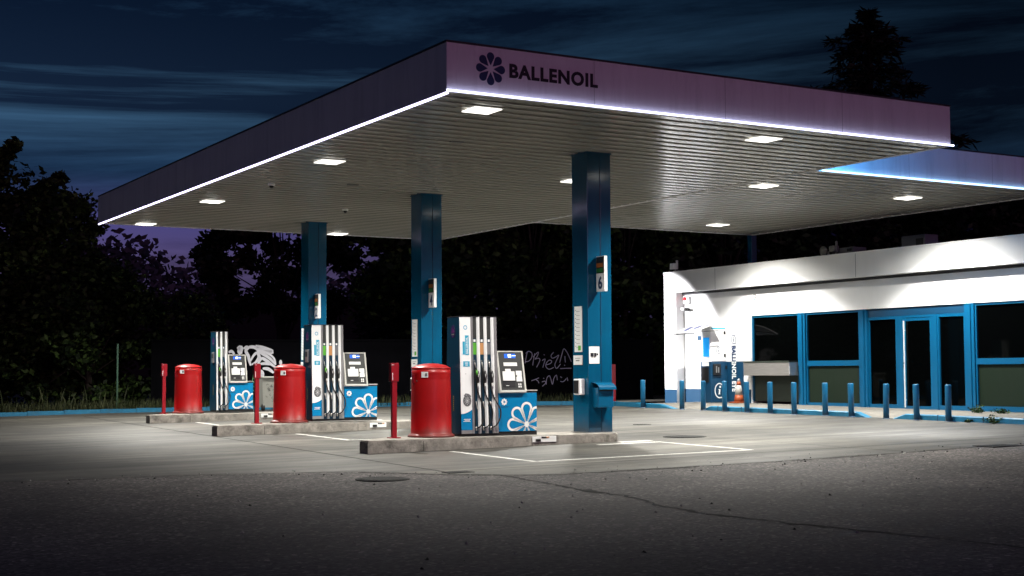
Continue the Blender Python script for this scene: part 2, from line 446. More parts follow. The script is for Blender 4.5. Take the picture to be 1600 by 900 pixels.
m = MB('asphalt'); rnd = random.Random(21); GV = MB('bin grey')
for k in range(420):
    if k < 260:
        i = rnd.randrange(3, len(rag)); x, y = rag[i][0] + rnd.gauss(0, .35), rag[i][1] + rnd.gauss(-.25, .4)
    else: x, y = rnd.uniform(4, 16), rnd.uniform(8.5, 17)
    if x < 3: continue
    z = ground_z(x, y); q = rnd.uniform(.008, .026); pts = [(x + q * cos(a) * rnd.uniform(.7, 1.2), y + q * sin(a) * rnd.uniform(.7, 1.2), z) for a in (0, 1.25, 2.5, 3.8, 5.0)]
    GV.use('bin grey' if k % 3 else 'iron'); GV.add(pts + [(x + rnd.gauss(0, q * .2), y, z + q * .9)], [(i, (i + 1) % 5, 5) for i in range(5)])
tag(GV.build('gravel'), 'loose grit scattered along the edge of the concrete', 'gravel', kind='stuff')


def cover(name, x, y, r, label, cat='manhole cover', square=False):
    b = MB('iron')
    z = ground_z(x, y)
    if square: b.box(x - r, x + r, y - r * .6, y + r * .6, z - .05, z + .012, .004)
    else:
        b.lathe([(r * .99, -.05), (r, .008), (r * .9, .010), (r * .88, .016), (.02, .016)], (x, y, z), 36, False)
    o = b.build(name); tag(o, label, cat); return o


cover('manhole_cover', 7.91, 17.0, .36, 'round dark manhole cover in the asphalt in front of the nearest island')
cover('manhole_cover', 16.5, 21.75, .42, 'round dark manhole cover in the concrete right of the painted bay')
cover('drain_cover', 9.2, 17.3, .2, 'small dark square drain cover at the concrete edge', 'drain cover', True)
cover('drain_cover', 18.8, 16.2, .38, 'wide dark drain grate at the far right edge of the concrete', 'drain cover', True)
cover('drain_cover', 18.6, 26.1, .18, 'little dark drain cover out on the concrete towards the shop', 'drain cover', True)

# ------------------------------------------------------------------ pavement, kerbs
def kerb_h(y):
    def dip(a, b2, c, d): return 1 if y < a or y > d else (0 if b2 < y < c else ((b2 - y) / (b2 - a) if y <= b2 else (y - c) / (d - c)))
    return .125 * min(dip(30.95, 31.35, 32.6, 33.3), dip(23.7, 24.1, 24.9, 25.3)) + .004


ysk = [14 + .1 * i for i in range(206)]
mb = MB('kerb blue')
pr = []
for y in ysk:
    z = ground_z(24.4, y); h = kerb_h(y)
    pr.append([(24.36, y, z - .1), (24.36, y, z + h - .02), (24.385, y, z + h), (24.52, y, z + h), (24.52, y, z - .1)])
vs = [p for q in pr for p in q]
mb.add(vs, [(i * 5 + k, i * 5 + k + 1, i * 5 + 6 + k, i * 5 + 5 + k)[::-1] for i in range(len(pr) - 1) for k in range(4)])
mb.use('seam dark')
for y in (20.3, 21.4, 22.7, 26.3, 27.4, 28.5, 29.6, 30.6):
    z = ground_z(24.36, y); mb.box(24.355, 24.523, y - .008, y + .008, z, z + kerb_h(y) + .003)
tag(structure(mb.build('kerb')), 'blue painted kerb along the shop pavement', None)
mb = MB('pavement concrete')
rows = []
for y in ysk:
    h = min(kerb_h(y), .12) - .006; rows.append([(24.523, y, ground_z(24.5, y) + h), (25.4, y, ground_z(25.4, y) + .1), (27.6, y, ground_z(27.2, y) + .1)])
mb.add([p for q in rows for p in q], [(i * 3 + k, i * 3 + k + 1, i * 3 + 4 + k, i * 3 + 3 + k) for i in range(len(rows) - 1) for k in range(2)])
mb.add([rows[-1][0], rows[-1][1], rows[-1][2], (27.6, 34.5, .1), (24.523, 34.5, .1)], [(0, 1, 2, 3, 4)])
tag(structure(mb.build('pavement')), 'grey concrete pavement between the blue kerb and the shop front', None)

mb = MB('kerb blue')
bk = [(-20, 41.4), (-5, 42.0), (2, 42.5), (10.7, 43.2), (19.9, 41.0), (24.5, 37.0), (24.45, 34.52)]
for (a, c) in zip(bk, bk[1:]):
    L2 = math.dist(a, c); n = max(1, int(L2 / 1.0))
    tx, ty = (c[0] - a[0]) / L2, (c[1] - a[1]) / L2; nx, ny = -ty, tx
    for k in range(n):
        s0, s1 = k * L2 / n + .004, (k + 1) * L2 / n - .004
        p = [(a[0] + tx * s0, a[1] + ty * s0), (a[0] + tx * s1, a[1] + ty * s1)]
        q = [(x + nx * .15, y + ny * .15) for x, y in p]; P = [p[0], p[1], q[1], q[0]]
        h = .13 + random.uniform(-.006, .006)
        z = ground_z(*p[0])
        mb.prism([(x, y, z - .1) for x, y in P][::-1], (0, 0, .1 + h))
tag(structure(mb.build('kerb')), 'blue painted kerb along the back of the forecourt', None)
# rough earth strip behind the back kerb
b = MB('leaf dark'); mat('earth', (.045, .04, .028), .95, var=.4, vscale=3, bump=.6, bscale=12); b.ms = ['earth']
P = [(-40, 41.5), (-20, 41.65), (-5, 42.2), (2, 42.7), (10.7, 43.4), (20, 41.2), (24.7, 37.1), (26.6, 36.9), (60, 37), (60, 90), (-40, 90)]
b.add([(x, y, ground_z(x, y) + .06) for x, y in P], [list(range(len(P)))])
tag(structure(b.build('earth_verge')), 'dark earth verge behind the back kerb', None)

# ------------------------------------------------------------------ canopies
def make_canopy(name, label, x0, x1, y0, y1, led, logo=False, fas=('f', 'l', 'r', 'b'), open_right=None):
    """soffit of shaped slats running along x, fascia boards, roof, led tubes"""
    c = thing(name, label, 'canopy', ((x0 + x1) / 2, (y0 + y1) / 2, 0)); ox, oy = c.location.x, c.location.y
    T = .07
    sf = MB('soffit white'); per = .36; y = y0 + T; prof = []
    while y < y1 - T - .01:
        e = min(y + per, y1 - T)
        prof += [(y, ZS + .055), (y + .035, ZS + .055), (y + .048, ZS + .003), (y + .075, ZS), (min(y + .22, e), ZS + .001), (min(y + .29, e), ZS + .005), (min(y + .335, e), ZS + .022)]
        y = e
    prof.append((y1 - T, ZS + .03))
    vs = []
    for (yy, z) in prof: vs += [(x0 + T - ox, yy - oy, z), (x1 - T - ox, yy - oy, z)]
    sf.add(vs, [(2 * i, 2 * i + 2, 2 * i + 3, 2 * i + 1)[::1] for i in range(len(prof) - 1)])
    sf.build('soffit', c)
    zb, zt = ZS - .012, ZS + .755
    def board(ax, bx, ay, by): return (ax - ox, bx - ox, ay - oy, by - oy)
    for side in fas:
        m = MB('fascia white')
        if side == 'f': q = board(x0, x1, y0, y0 + T)
        if side == 'b': q = board(x0, x1, y1 - T, y1)
        if side == 'l': q = board(x0, x0 + T, y0 + T + .001, y1 - T - .001)
        if side == 'r': q = board(x1 - T, x1, y0 + T + .001, y1 - T - .001)
        m.box(*q, zb, zt - .03)
        m.use('dark trim')
        m.box(q[0] - .012, q[1] + .012, q[2] - .012, q[3] + .012, zt - .028, zt)
        if side in 'fb':                       # vertical joints of the fascia sheets
            xx = x0 + 2.6
            while xx < x1 - .5:
                yy = q[2] if side == 'f' else q[3]
                m.box(xx - ox - .002, xx - ox + .002, yy - .001, yy + .001, zb + .04, zt - .032); xx += 2.6
        m.build('fascia', c)
    MB('roof grey').box(x0 + T + .002 - ox, x1 - T - .002 - ox, y0 + T + .002 - oy, y1 - T - .002 - oy, zt - .35, zt - .25).build('roof', c)
    for (a, bb, lm) in led:
        m = MB(lm); a = Vector(a); bb = Vector(bb); zt_ = {'led tube': ZS - .002, 'led cool': ZS - .002, 'led violet': ZS - .032, 'led blue': ZS + .16}[lm]
        m.tube([(a.x - ox, a.y - oy, zt_), (bb.x - ox, bb.y - oy, zt_)], .017, 8)
        m.build('led_tube', c)
    if logo:
        F = frame3((-ox, y0 - oy, 0), (1, 0, 0), (0, 0, 1))
        m = MB('logo blue'); flower(m, F, 10.19, 5.80, .25, .128, .05); m.build('flower_emblem', c)
        m = MB('logo black'); put_text(m, 'BALLENOIL', F, 10.515, 5.695, 1.60, .222, bold=.040, depth=.006, spacing=1.12); m.build('lettering', c)
    return c


X0, X1, Y0, Y1 = 9.45, 19.92, 18.10, 38.72
can = make_canopy('canopy', 'large flat white canopy over the pump islands, lettered on its front and edged with light', X0, X1, Y0, Y1,
                  [((X0 - .02, Y0 - .045), (X1 + .03, Y0 - .045), 'led tube'), ((X0 + .022, Y0 + .01), (X0 + .022, Y1 - .01), 'led violet'), ((X1 + .06, Y0 + .3), (X1 + .06, 21.45), 'led blue')], logo=True, fas=('f', 'l', 'b', 'r'))
can2 = make_canopy('canopy', 'second canopy behind the large one, reaching over the white shop front', X1 + .02, 27.65, 21.65, 32.96,
                   [((X1 + .08, 21.605), (27.7, 21.605), 'led cool')], fas=('f', 'b', 'r'))

# lamps in the soffit
def make_lamp(label, loc, half, blend, power):
    t = thing('canopy_light', label, 'ceiling light', loc, 'square lamps in the canopy soffit')
    m = MB('lamp frame'); w = .235; 
    for a in ((-w, w, -w, -w + .05), (-w, w, w - .05, w), (-w, -w + .05, -w + .05, w - .05), (w - .05, w, -w + .05, w - .05)): m.box(*a, -.016, .006)
    m.build('frame', t)
    m = MB('lamp glass'); m.add([(-.185, -.185, -.006), (.185, -.185, -.006), (.185, .185, -.006), (-.185, .185, -.006)], [(3, 2, 1, 0)])
    m.build('diffuser', t)
    m = MB('lamp glass'); n = 20
    vs = []; fs = []
    for j in range(6):
        a = j / 5 * pi / 2; r = .15 * cos(a) ** .6 if j < 5 else .002; z = -.006 - .034 * sin(a)
        for k in range(n): vs.append((r * cos(2 * pi * k / n), r * sin(2 * pi * k / n), z))
    for j in range(5):
        for k in range(n): fs.append((j * n + k, (j + 1) * n + k, (j + 1) * n + (k + 1) % n, j * n + (k + 1) % n))
    m.add(vs, fs, True); m.build('glass_dome', t)
    return t


LAMPS = [(10.65, 19.2), (10.65, 25.35), (10.65, 32.55), (10.65, 38.3), (16.4, 19.2), (16.4, 25.4), (16.4, 32.55), (16.4, 38.4), (20.55, 24.08), (25.05, 24.12), (20.55, 31.1), (24.85, 31.1)]
LL = ['lit square soffit lamp nearest the lettered front corner of the canopy', 'lit square soffit lamp second from the front along the left canopy edge',
      'lit square soffit lamp third from the front along the left edge of the canopy', 'lit square soffit lamp in the far left corner of the canopy',
      'lit square soffit lamp near the front edge right of pillar 6', 'lit square soffit lamp just left of pillar 6, half hidden by it',
      'lit square soffit lamp hidden behind pillar 4', 'lit square soffit lamp at the back edge right of pillar 2',
      'lit square soffit lamp just past the seam between both canopies', 'lit square soffit lamp furthest right, under the second canopy',
      'lit square soffit lamp of the second canopy hidden behind pillar 6', 'lit square soffit lamp at the back of the second canopy by the thin blue post']
P_MAIN, P_SHOP = 1600., 2000.
lamp0 = make_lamp(LL[0], (*LAMPS[0], ZS), 0, 0, 0)
SPOT = {}
for kind, half, blend, pw in (('main', 66, .5, P_MAIN), ('shop', 60, .22, P_SHOP), ('left', 66, .7, P_MAIN * .62), ('mid', 64, .6, P_MAIN * .6), ('front', 73, .75, P_MAIN * 1.05), ('rear', 75, .35, P_MAIN)):
    ld = bpy.data.lights.new('soffit_lamp', 'SPOT'); ld.energy = pw; ld.spot_size = R(2 * half); ld.spot_blend = blend; ld.color = (1, .975, .90); ld.shadow_soft_size = .12
    if kind == 'shop': ld.color = (1, .985, .95)
    SPOT[kind] = ld
for i, (x, y) in enumerate(LAMPS):
    t = lamp0 if i == 0 else copy_tree(lamp0, (x, y, ZS), LL[i])
    lo = bpy.data.objects.new('soffit_lamp', SPOT['shop' if i in (9, 11) else 'rear' if i in (3, 7) else 'mid' if i in (8, 10) else 'front' if y < 20 else 'left' if x < 11 else 'main']); COL.objects.link(lo); lo.parent = t; lo.location = (0, 0, -.06)
# extra tilted spot by the back lamp, added to brighten the shop's end pier
ld = bpy.data.lights.new('added_pier_spot', 'SPOT'); ld.energy = 24000; ld.spot_size = R(28); ld.spot_blend = .16; ld.color = (.98, .97, 1); ld.shadow_soft_size = .12
lo = bpy.data.objects.new('added_pier_spot', ld); COL.objects.link(lo); lo.location = (16.4, 38.4, ZS - .10)
d = Vector((26.85, 36.6, 1.9)) - lo.location; lo.rotation_euler = d.to_track_quat('-Z', 'Y').to_euler()
PIER = lo

# small fittings on the soffit
def dome_cam(x, y, label):
    t = thing('dome_camera', label, 'camera', (x, y, ZS))
    MB('white plastic').lathe([(.075, 0.01), (.08, -.03), (.06, -.045), (.05, -.046)], n=20).build('base', t)
    MB('lens black').lathe([(.05, -.045), (.045, -.075), (.025, -.095), (.003, -.1)], n=20).build('lens', t)


dome_cam(10.78, 28.9, 'small white dome camera under the soffit between two left hand lamps')
dome_cam(14.08, 32.5, 'small white dome camera under the soffit beside pillar 4')
m = MB('dark trim').box(11.62, 11.86, 22.05, 22.17, ZS - .004, ZS + .02, .004); tag(m.build('soffit_vent'), 'small dark vent plate in the soffit behind the front lamp', 'vent')
m = MB('dark trim').box(12.3, 12.55, 28.2, 28.32, ZS - .004, ZS + .02, .004); tag(m.build('soffit_vent'), 'small dark vent plate in the soffit right of the dome camera', 'vent')

# ------------------------------------------------------------------ islands and pillars
PY = [21.86, 28.80, 35.66]                     # front faces of pillars 6, 4, 2
IY = [y - .40 for y in PY]
ITOP = [.135, .185, .235]
NUM = ['6', '4', '2']
WORD = ['nearest', 'middle', 'farthest']


def make_island(i):
    y0 = IY[i]; zt = ITOP[i]; xl = (9.70, 9.42, 9.95)[i]
    P = [(xl + .015, y0), (14.72, y0), (14.95, y0 + .3), (14.95, y0 + 1.0), (14.72, y0 + 1.25), (xl + 1.0, y0 + 1.25), (xl, y0 + .30)]
    bm = bmesh.new(); lo = [bm.verts.new((x, y, ground_z(x, y) - .06)) for x, y in P]; hi = [bm.verts.new((x, y, zt)) for x, y in P]
    bm.faces.new(lo[::-1]); bm.faces.new(hi); n = len(P)
    for k in range(n): bm.faces.new((lo[k], lo[(k + 1) % n], hi[(k + 1) % n], hi[k]))
    bmesh.ops.bevel(bm, geom=[e for e in bm.edges if all(v in hi for v in e.verts)] , offset=.02, segments=2, affect='EDGES')
    t = thing('pump_island', f'{WORD[i]} raised concrete pump island with pillar {NUM[i]} on its end', 'pump island', (12.3, y0 + .6, zt), 'concrete pump islands')
    m = MB('concrete kerb').bm(bm); m.xf(Matrix.Translation((-12.3, -y0 - .6, -zt))); m.build('kerb_block', t)
    for xx in (xl + 1.05, xl + 3.2):
        m = MB('crack').box(xx - 12.3 - .004, xx - 12.3 + .004, -.6 - .002, -.6 + .02, -zt + ground_z(xx, y0) - .02, -.03); m.build('joint', t)
    x0 = 12.9
    s = thing('reader_plate', f'white plate with black tag on the front of the {WORD[i]} island', 'sign plate', (x0, y0, .02 + .05 * i), 'white plates on the island fronts')
    w = .5 if i == 0 else .40
    m = MB('sticker white').box(0, w, -.012, -.003, 0, .105, .002); m.build('plate', s)
    m = MB('black plastic').box(.07, .17, -.022, -.0125, .012, .06).box(.19, .29, -.017, -.0125, .072, .1)
    m.use('orange sticker').box(.29, .35, -.016, -.0125, .075, .098); m.build('tag', s)


def make_pillar(i):
    y0 = PY[i]; zb = ITOP[i]; x0 = 14.37
    t = thing('canopy_pillar', f'square blue steel canopy pillar with sign {NUM[i]} on the {WORD[i]} island', 'pillar', (x0, y0, zb), 'blue pillars under the canopy')
    H = ZS - zb + .02
    m = MB('pillar blue').box(0, .28, 0, .53, 0, H, .006); m.box(.292, .53, .0, .53, 0, H, .006); m.build('shaft', t)
    MB('seam dark').box(.2815, .2905, .012, .5, 0, H - .01).build('seam', t)
    MB('pillar blue').box(-.02, .55, -.02, .55, H - .045, H - .022, .004).build('top_plate', t)
    MB('grey metal').box(-.03, .56, -.03, .56, 0, .012).build('base_plate', t)
    # blade sign with number and beacon
    sx = x0 + .17; sy = y0 - .004
    s = thing('pump_number_sign', f'small blade sign with number {NUM[i]} and orange and green lamps on the pillar', 'sign', (sx, sy, 2.76), 'number signs on the pillars')
    MB('white plastic').box(0, .07, -.30, -.03, 0, .66, .006).build('housing', s)
    MB('grey metal').box(.02, .05, -.03, 0, .12, .2).build('bracket', s); MB('grey metal').box(.02, .05, -.03, 0, .46, .54).build('bracket', s)
    MB('black plastic').box(-.006, -.001, -.285, -.045, .34, .645).build('lamp_panel', s)
    MB('beacon orange').box(-.014, -.0065, -.27, -.06, .45, .53, .003).build('orange_lamp', s)
    MB('beacon green').box(-.014, -.0065, -.27, -.06, .355, .43, .003).build('green_lamp', s)
    F = frame3((-.0015, -.045, 0), (0, -1, 0), (0, 0, 1))
    m = MB('logo blue'); put_text(m, NUM[i], F, .055, .045, .13, .24, .03, .003); m.build('number', s)
    # price list on the left face
    pl = thing('price_list', f'tall white price list on the left face of pillar {NUM[i]}', 'notice', (x0 - .002, y0 + .19, 1.40), 'price lists on the pillars')
    m = MB('sticker white').box(-.012, 0, 0, .26, .24, 1.10, .002); m.build('board', pl)
    m = MB('sticker white').box(-.012, 0, 0, .30, 0, .18, .002); m.build('small_plate', pl)
    m = MB('grey sticker')
    for k in range(10):
        zz = 1.0 - k * .075; m.box(-.0145, -.0125, .07, .19, zz, zz + .006); m.box(-.0145, -.0125, .2, .225, zz + .02, zz + .032)
    MB('grey sticker').box(-.0145, -.0125, .06, .24, .12, .128).build('small_print', pl); MB('grey sticker').box(-.0145, -.0125, .09, .21, .07, .09).build('small_print', pl)
    m.build('print', pl); MB('green sticker').box(-.0145, -.0125, .04, .13, .27, .36).build('green_print', pl)
    if i < 2:
        dz = 1.16 - .32
        s = thing('towel_dispenser', f'white and black paper towel dispenser on the left face of pillar {NUM[i]}', 'dispenser', (x0 - .002, y0 + .22, .84 + .02 * i), 'towel dispensers on the pillars')
        MB('white plastic').box(-.13, 0, -.11, .10, 0, .30, .02).build('case', s)
        MB('black plastic').box(-.142, -.1305, -.085, .075, .03, .27, .005).build('front', s)
    return t


for i in range(3): make_island(i); make_pillar(i)
# thin rear post of the second canopy
t = thing('canopy_post', 'slim blue post at the back corner of the second canopy behind the shop', 'post', (27.75, 33.1, .2))
MB('pillar blue').box(-.1, .1, -.1, .1, 0, ZS + .2, .01).build('shaft', t)
MB('grey metal').box(-.16, .16, -.16, .16, 0, .02).build('base_plate', t)

# letter box and poster on pillar 6
s = thing('wall_bin', 'blue wall box with curved lid on the front of pillar 6', 'wall box', (14.45, 21.855, .61))
MB('bin blue').box(0, .34, -.2, 0, 0, .36, .008).build('body', s)
m = MB('bin blue'); pts = []
for k in range(7): a = k / 6 * pi / 2; pts.append((-.02, -.27 * sin(a) , .47 - .13 * (1 - cos(a))))
q = [(x, y, z - .012) for x, y, z in pts[::-1]]
m.prism(pts + q, (.38, 0, 0)); m.build('lid', s)
MB('black plastic').box(.02, .32, -.203, -.2005, .30, .345).build('slot', s)
s = thing('poster', 'white sheet with black block print on the front of pillar 6', 'poster', (14.385, 21.857, 1.42))
MB('sticker white').box(0, .23, -.004, 0, 0, .32).build('sheet', s)
m = MB('logo black')
for a in ((.03, .10, .13, .2), (.11, .16, .13, .2), (.165, .20, .155, .19), (.05, .08, .115, .128), (.1, .14, .115, .128)): m.box(a[0], a[1], -.006, -.0045, a[2], a[3])
m.build('print', s)


# ------------------------------------------------------------------ fuel pumps
def make_pump(name, label, loc, cols, panel, stickers):
    t = thing(name, label, 'fuel pump', loc, 'fuel pumps on the islands')
    tw = .75 if panel else .30 + .02
    if not panel: tw = .31
    H = 2.12; D = .58; LEAN = .075; K = .05
    def fy(z): return LEAN * max(0, z - K) / (H - K)
    def slab(m, x0, x1, z0, z1, d0, d1):       # plate following the leaning front; d = distance in front of it
        m.add([(x0, fy(z0) - d1, z0), (x1, fy(z0) - d1, z0), (x1, fy(z0) - d0, z0), (x0, fy(z0) - d0, z0), (x0, fy(z1) - d1, z1), (x1, fy(z1) - d1, z1), (x1, fy(z1) - d0, z1), (x0, fy(z1) - d0, z1)],
              [(0, 3, 2, 1), (4, 5, 6, 7), (0, 1, 5, 4), (1, 2, 6, 5), (2, 3, 7, 6), (3, 0, 4, 7)])
    m = MB('black plastic').box(.01, tw + (.82 if panel else .71), .02, D - .02, 0, .049); m.build('plinth', t)
    # tower
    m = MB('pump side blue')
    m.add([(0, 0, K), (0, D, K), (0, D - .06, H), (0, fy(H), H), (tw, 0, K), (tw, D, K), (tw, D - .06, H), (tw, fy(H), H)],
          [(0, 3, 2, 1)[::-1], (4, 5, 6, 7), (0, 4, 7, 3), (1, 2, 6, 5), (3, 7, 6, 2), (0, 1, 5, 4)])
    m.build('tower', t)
    m = MB('emblem violet'); pts = [(0, .30 + .085 * cos(a), 1.86 + .115 * sin(a)) for a in [2 * pi * k / 24 for k in range(24)]]
    m.prism([(-.004, y, z) for x, y, z in pts], (.0035, 0, 0))
    m.use('emblem red').prism([(-.006, .30 - .05, 1.84), (-.006, .30 + .05, 1.84), (-.006, .30, 1.93)], (.0015, 0, 0))
    m.use('grey sticker').prism([(-.006, .25, 1.80), (-.006, .35, 1.80), (-.006, .35, 1.82), (-.006, .25, 1.82)], (.0015, 0, 0)); m.build('oval_badge', t)
    m = MB('ochre print')
    for k in range(8): m.box(-.003, -.0005, .27, .30, .45 + k * .035, .47 + k * .035)
    m.build('side_print', t)
    if stickers:
        m = MB('grey metal').box(-.03, -.001, .22, .36, 1.30, 1.58, .004).use('dark grey panel').box(-.033, -.0305, .24, .34, 1.42, 1.53); m.build('card_holder', t)
    x = 0.
    if panel:
        m = MB('white plastic'); slab(m, .003, .225, .40, H, .0, .012); m.build('white_panel', t)
        m = MB('pump blue'); slab(m, .003, .225, .115, .397, .0, .012)
        m.build('lower_panel', t)
        m = MB('grey metal'); slab(m, .003, .225, K, .112, .0, .012); m.build('kick_panel', t)
        m = MB('pump blue')                      # swoosh rising on the white panel
        pz = [.002 + .221 * k / 10 for k in range(11)]
        top = [.40 + .075 * (k / 10) ** 2 for k in range(11)]
        m.add([(p, fy(.399) - .0145, .399) for p in pz] + [(p, fy(q) - .0145, q) for p, q in zip(pz, top)], [(i, i + 1, 12 + i, 11 + i) for i in range(10)]); m.build('swoosh', t)
        Ft = frame3((0, fy(1.6) - .0125, 0), (1, 0, 0), (0, LEAN / (H - K), 1))
        Ft = Matrix.Translation((0, -.0125, -0.0)) @ Matrix(((1, 0, 0, 0), (0, LEAN / (H - K), -1, -K * LEAN / (H - K)), (0, 1, 0, 0), (0, 0, 0, 1)))
        m = MB('cyan print'); st = len(m.v)
        pts = [(.115 + .033 * cos(2 * pi * k / 20), 1.93 + .033 * sin(2 * pi * k / 20)) for k in range(20)]
        m.ribbon(pts, .012, True); m.xf(Ft @ Matrix.Translation((0, 0, .003)), st)
        def rect(mm, x0, x1, z0, z1, dd=.003):
            s2 = len(mm.v); mm.add([(x0, z0, 0), (x1, z0, 0), (x1, z1, 0), (x0, z1, 0)], [(0, 1, 2, 3)]); mm.xf(Ft @ Matrix.Translation((0, 0, dd)), s2)
        rect(m, .105, .18, 1.44, 1.79); rect(m, .055, .1, 1.45, 1.68); rect(m, .06, .19, 1.235, 1.33)
        m.use('sticker white')
        put_text(m, 'BALLENOIL', Ft @ Matrix.Translation((.128, 1.46, .004)) @ Matrix.Rotation(pi / 2, 4, 'Z') @ Matrix.Translation((0, -.036, 0)), 0, 0, .3, .045, .02, .001)
        rect(m, .095, .155, 1.29, 1.305, .005); rect(m, .1, .15, 1.255, 1.27, .005); m.build('blue_stickers', t)
        m = MB('grey sticker')                   # round tyre picture
        for r_, w_ in ((.085, .03), (.05, .018), (.024, .014)):
            st = len(m.v); m.ribbon([(.125 + r_ * .8 * cos(2 * pi * k / 20), .63 + r_ * sin(2 * pi * k / 20)) for k in range(20)], w_, True); m.xf(Ft @ Matrix.Translation((0, 0, .003)), st)
        st = len(m.v); m.ribbon([(.07, .71), (.1, .75), (.15, .74), (.2, .70)], .03); m.xf(Ft @ Matrix.Translation((0, 0, .003)), st)
        rect(m, .1, .112, 1.10, 1.112)
        m.use('dark grey panel')
        for k in range(10):
            a = 2 * pi * k / 10; cx_, cz_ = .125 + .058 * cos(a), .63 + .068 * sin(a); rect(m, cx_ - .008, cx_ + .008, cz_ - .01, cz_ + .01, .004)
        m.build('tyre_sticker', t)
        m = MB('sticker white'); rect(m, .05, .19, .30, .308); rect(m, .07, .17, .282, .29); rect(m, .04, .18, .262, .27); m.build('lower_print', t)
        m = MB('grey metal'); slab(m, .228, .262, K, H, .0, .022); m.build('edge_trim', t); x = .265
    else:
        m = MB('white plastic'); slab(m, .0, .035, K, H, .0, .02); m.build('edge_trim', t); x = .037
    pitch = .145 if panel else .125
    for c_ in range(cols):
        bw = .078 if panel else .068
        m = MB('dark grey panel'); slab(m, x, x + bw, 1.735, H, -.03, .002); m.build('upper_panel', t)
        m = MB('black plastic'); slab(m, x, x + bw, K, 1.43, -.03, -.02); m.build('hose_channel', t)
        m = MB(['green sticker', 'orange sticker', 'grey sticker'][c_ % 3] if panel else ['green sticker', 'grey sticker'][c_]); slab(m, x + .002, x + bw - .002, 1.45, 1.66, -.03, .002); m.build('fuel_sticker', t)
        m = MB('sticker white'); slab(m, x + .018, x + bw - .018, 1.675, 1.72, -.03, .004); m.build('price_tab', t)
        # rounded white rib right of the channel
        rw = pitch - bw; m = MB('white plastic'); n = 6
        rows = []
        for z, mm_ in ((K, 0), (.16, 0), (.161, 1), (H, 1)):
            rows.append([(x + bw + rw * k / n, fy(z) - .004 - .028 * sin(pi * k / n) ** .6, z) for k in range(n + 1)])
        for j in range(3):
            m.use('grey metal' if j == 0 else 'white plastic')
            m.add(rows[j] + rows[j + 1], [(k, k + 1, n + 2 + k, n + 1 + k) for k in range(n)], True)
        m.build('rib', t)
        # nozzle
        cx = x + bw * .5; zz = 1.08; y0 = fy(zz)
        nz = thing_part('nozzle', t)
        m = MB('black plastic'); m.tube([(cx + .012, y0 - .03, zz - .20), (cx + .005, y0 - .06, zz - .06), (cx, y0 - .055, zz + .05), (cx - .006, y0 - .03, zz + .13)], [.017, .024, .026, .02], 10)
        m.tube([(cx + .028, y0 - .07, zz - .14), (cx + .03, y0 - .1, zz - .02), (cx + .02, y0 - .08, zz + .08)], .008, 6)
        if c_ == 0: m.use('green sticker').tube([(cx, y0 - .072, zz - .0), (cx - .004, y0 - .066, zz + .09)], .018, 8)
        nb = m.build('nozzle', t); bpy.data.objects.remove(nz)
        m = MB('steel').tube([(cx - .006, y0 - .03, zz + .13), (cx - .018, y0 - .03, zz + .2), (cx - .024, y0 - .012, zz + .27)], .011, 8); m.build('spout', nb)
        m = MB('sticker white').box(cx + .014, cx + .036, y0 - .098, y0 - .075, zz - .03, zz + .02, .004).box(cx + .01, cx + .034, y0 - .085, y0 - .06, zz - .19, zz - .14, .004); m.build('swivel', nb)
        # hose hangs down, swings out over the rib and returns
        m = MB('rubber'); sway = .05 + .022 * c_
        pts = [(cx + .012, y0 - .035, .90), (cx + .02, y0 - .06, .80), (cx + .05, y0 - .10, .66), (cx + .06 + sway, y0 - .12, .48), (cx + .062 + sway, y0 - .12, .33), (cx + .04 + sway * .5, y0 - .11, .20), (cx + .02, y0 - .08, .155), (cx - .01, y0 - .04, .15), (cx - .02, y0 - .03, .25), (cx - .02, y0 - .02, .6), (cx - .02, y0 - .02, 1.35)]
        sp = []
        for a, b_, c3, d3 in zip([pts[0]] + pts[:-2], pts[:-1], pts[1:], pts[2:] + [pts[-1]]):
            A, B, C3, D3 = map(Vector, (a, b_, c3, d3))
            for k in range(5):
                u = k / 5; sp.append(.5 * ((2 * B) + (C3 - A) * u + (2 * A - 5 * B + 4 * C3 - D3) * u * u + (3 * B - A - 3 * C3 + D3) * u ** 3))
        sp.append(Vector(pts[-1])); ho = m.tube(sp, .0125, 8).build('hose', t)
        m = MB('steel').tube([(cx - .012, y0 - .055, .62), (cx + .012, y0 - .06, .48)], .010, 6).tube([(cx - .005, y0 - .05, .17), (cx - .005, y0 - .05, .10)], .016, 8); m.build('ferrule', ho)
        x += pitch
    m = MB('grey metal'); slab(m, x, tw, K, H, .0, .02); m.build('edge_trim', t)
    m = MB('dark trim').box(-.004, tw + .004, fy(H) - .02, D - .05, H, H + .012); m.build('top_cap', t)
    # cabinet
    cx0 = tw + .004; cw = .82 if panel else .70; ch = .78
    m = MB('black plastic').box(cx0, cx0 + cw, .02, D - .03, K, ch + .012, .006); m.build('cabinet', t)
    m = MB('pump blue').box(cx0 + .012, cx0 + cw - .012, .004, .0195, .07, ch - .02, .003); m.build('door_panel', t)
    m = MB('soffit white').box(cx0 + cw - .33, cx0 + cw + .004, .0, D - .03, ch + .0125, ch + .03, .003); m.build('cabinet_top', t)
    F = frame3((0, .004, 0), (1, 0, 0), (0, 0, 1))
    fm = MB('sticker white'); k_ = 1 if panel else .92
    flower(fm, F, cx0 + cw - .215 * k_ - .012, .190, .385 * k_, .195 * k_, .0, .043, .002)
    fm.add([(p.x, p.y, p.z) for p in [F @ Vector((cx0 + cw - .215 * k_ - .012 + .05 * cos(2 * pi * k / 16), .190 + .055 * sin(2 * pi * k / 16), .0025)) for k in range(16)]], [list(range(16))])
    for co, no in (((cx0 + cw - .014, 0, 0), (1, 0, 0)), ((0, 0, .075), (0, 0, -1)), ((0, 0, ch - .022), (0, 0, 1))): fm.clip(co, no)
    fm.build('flower_emblem', t)
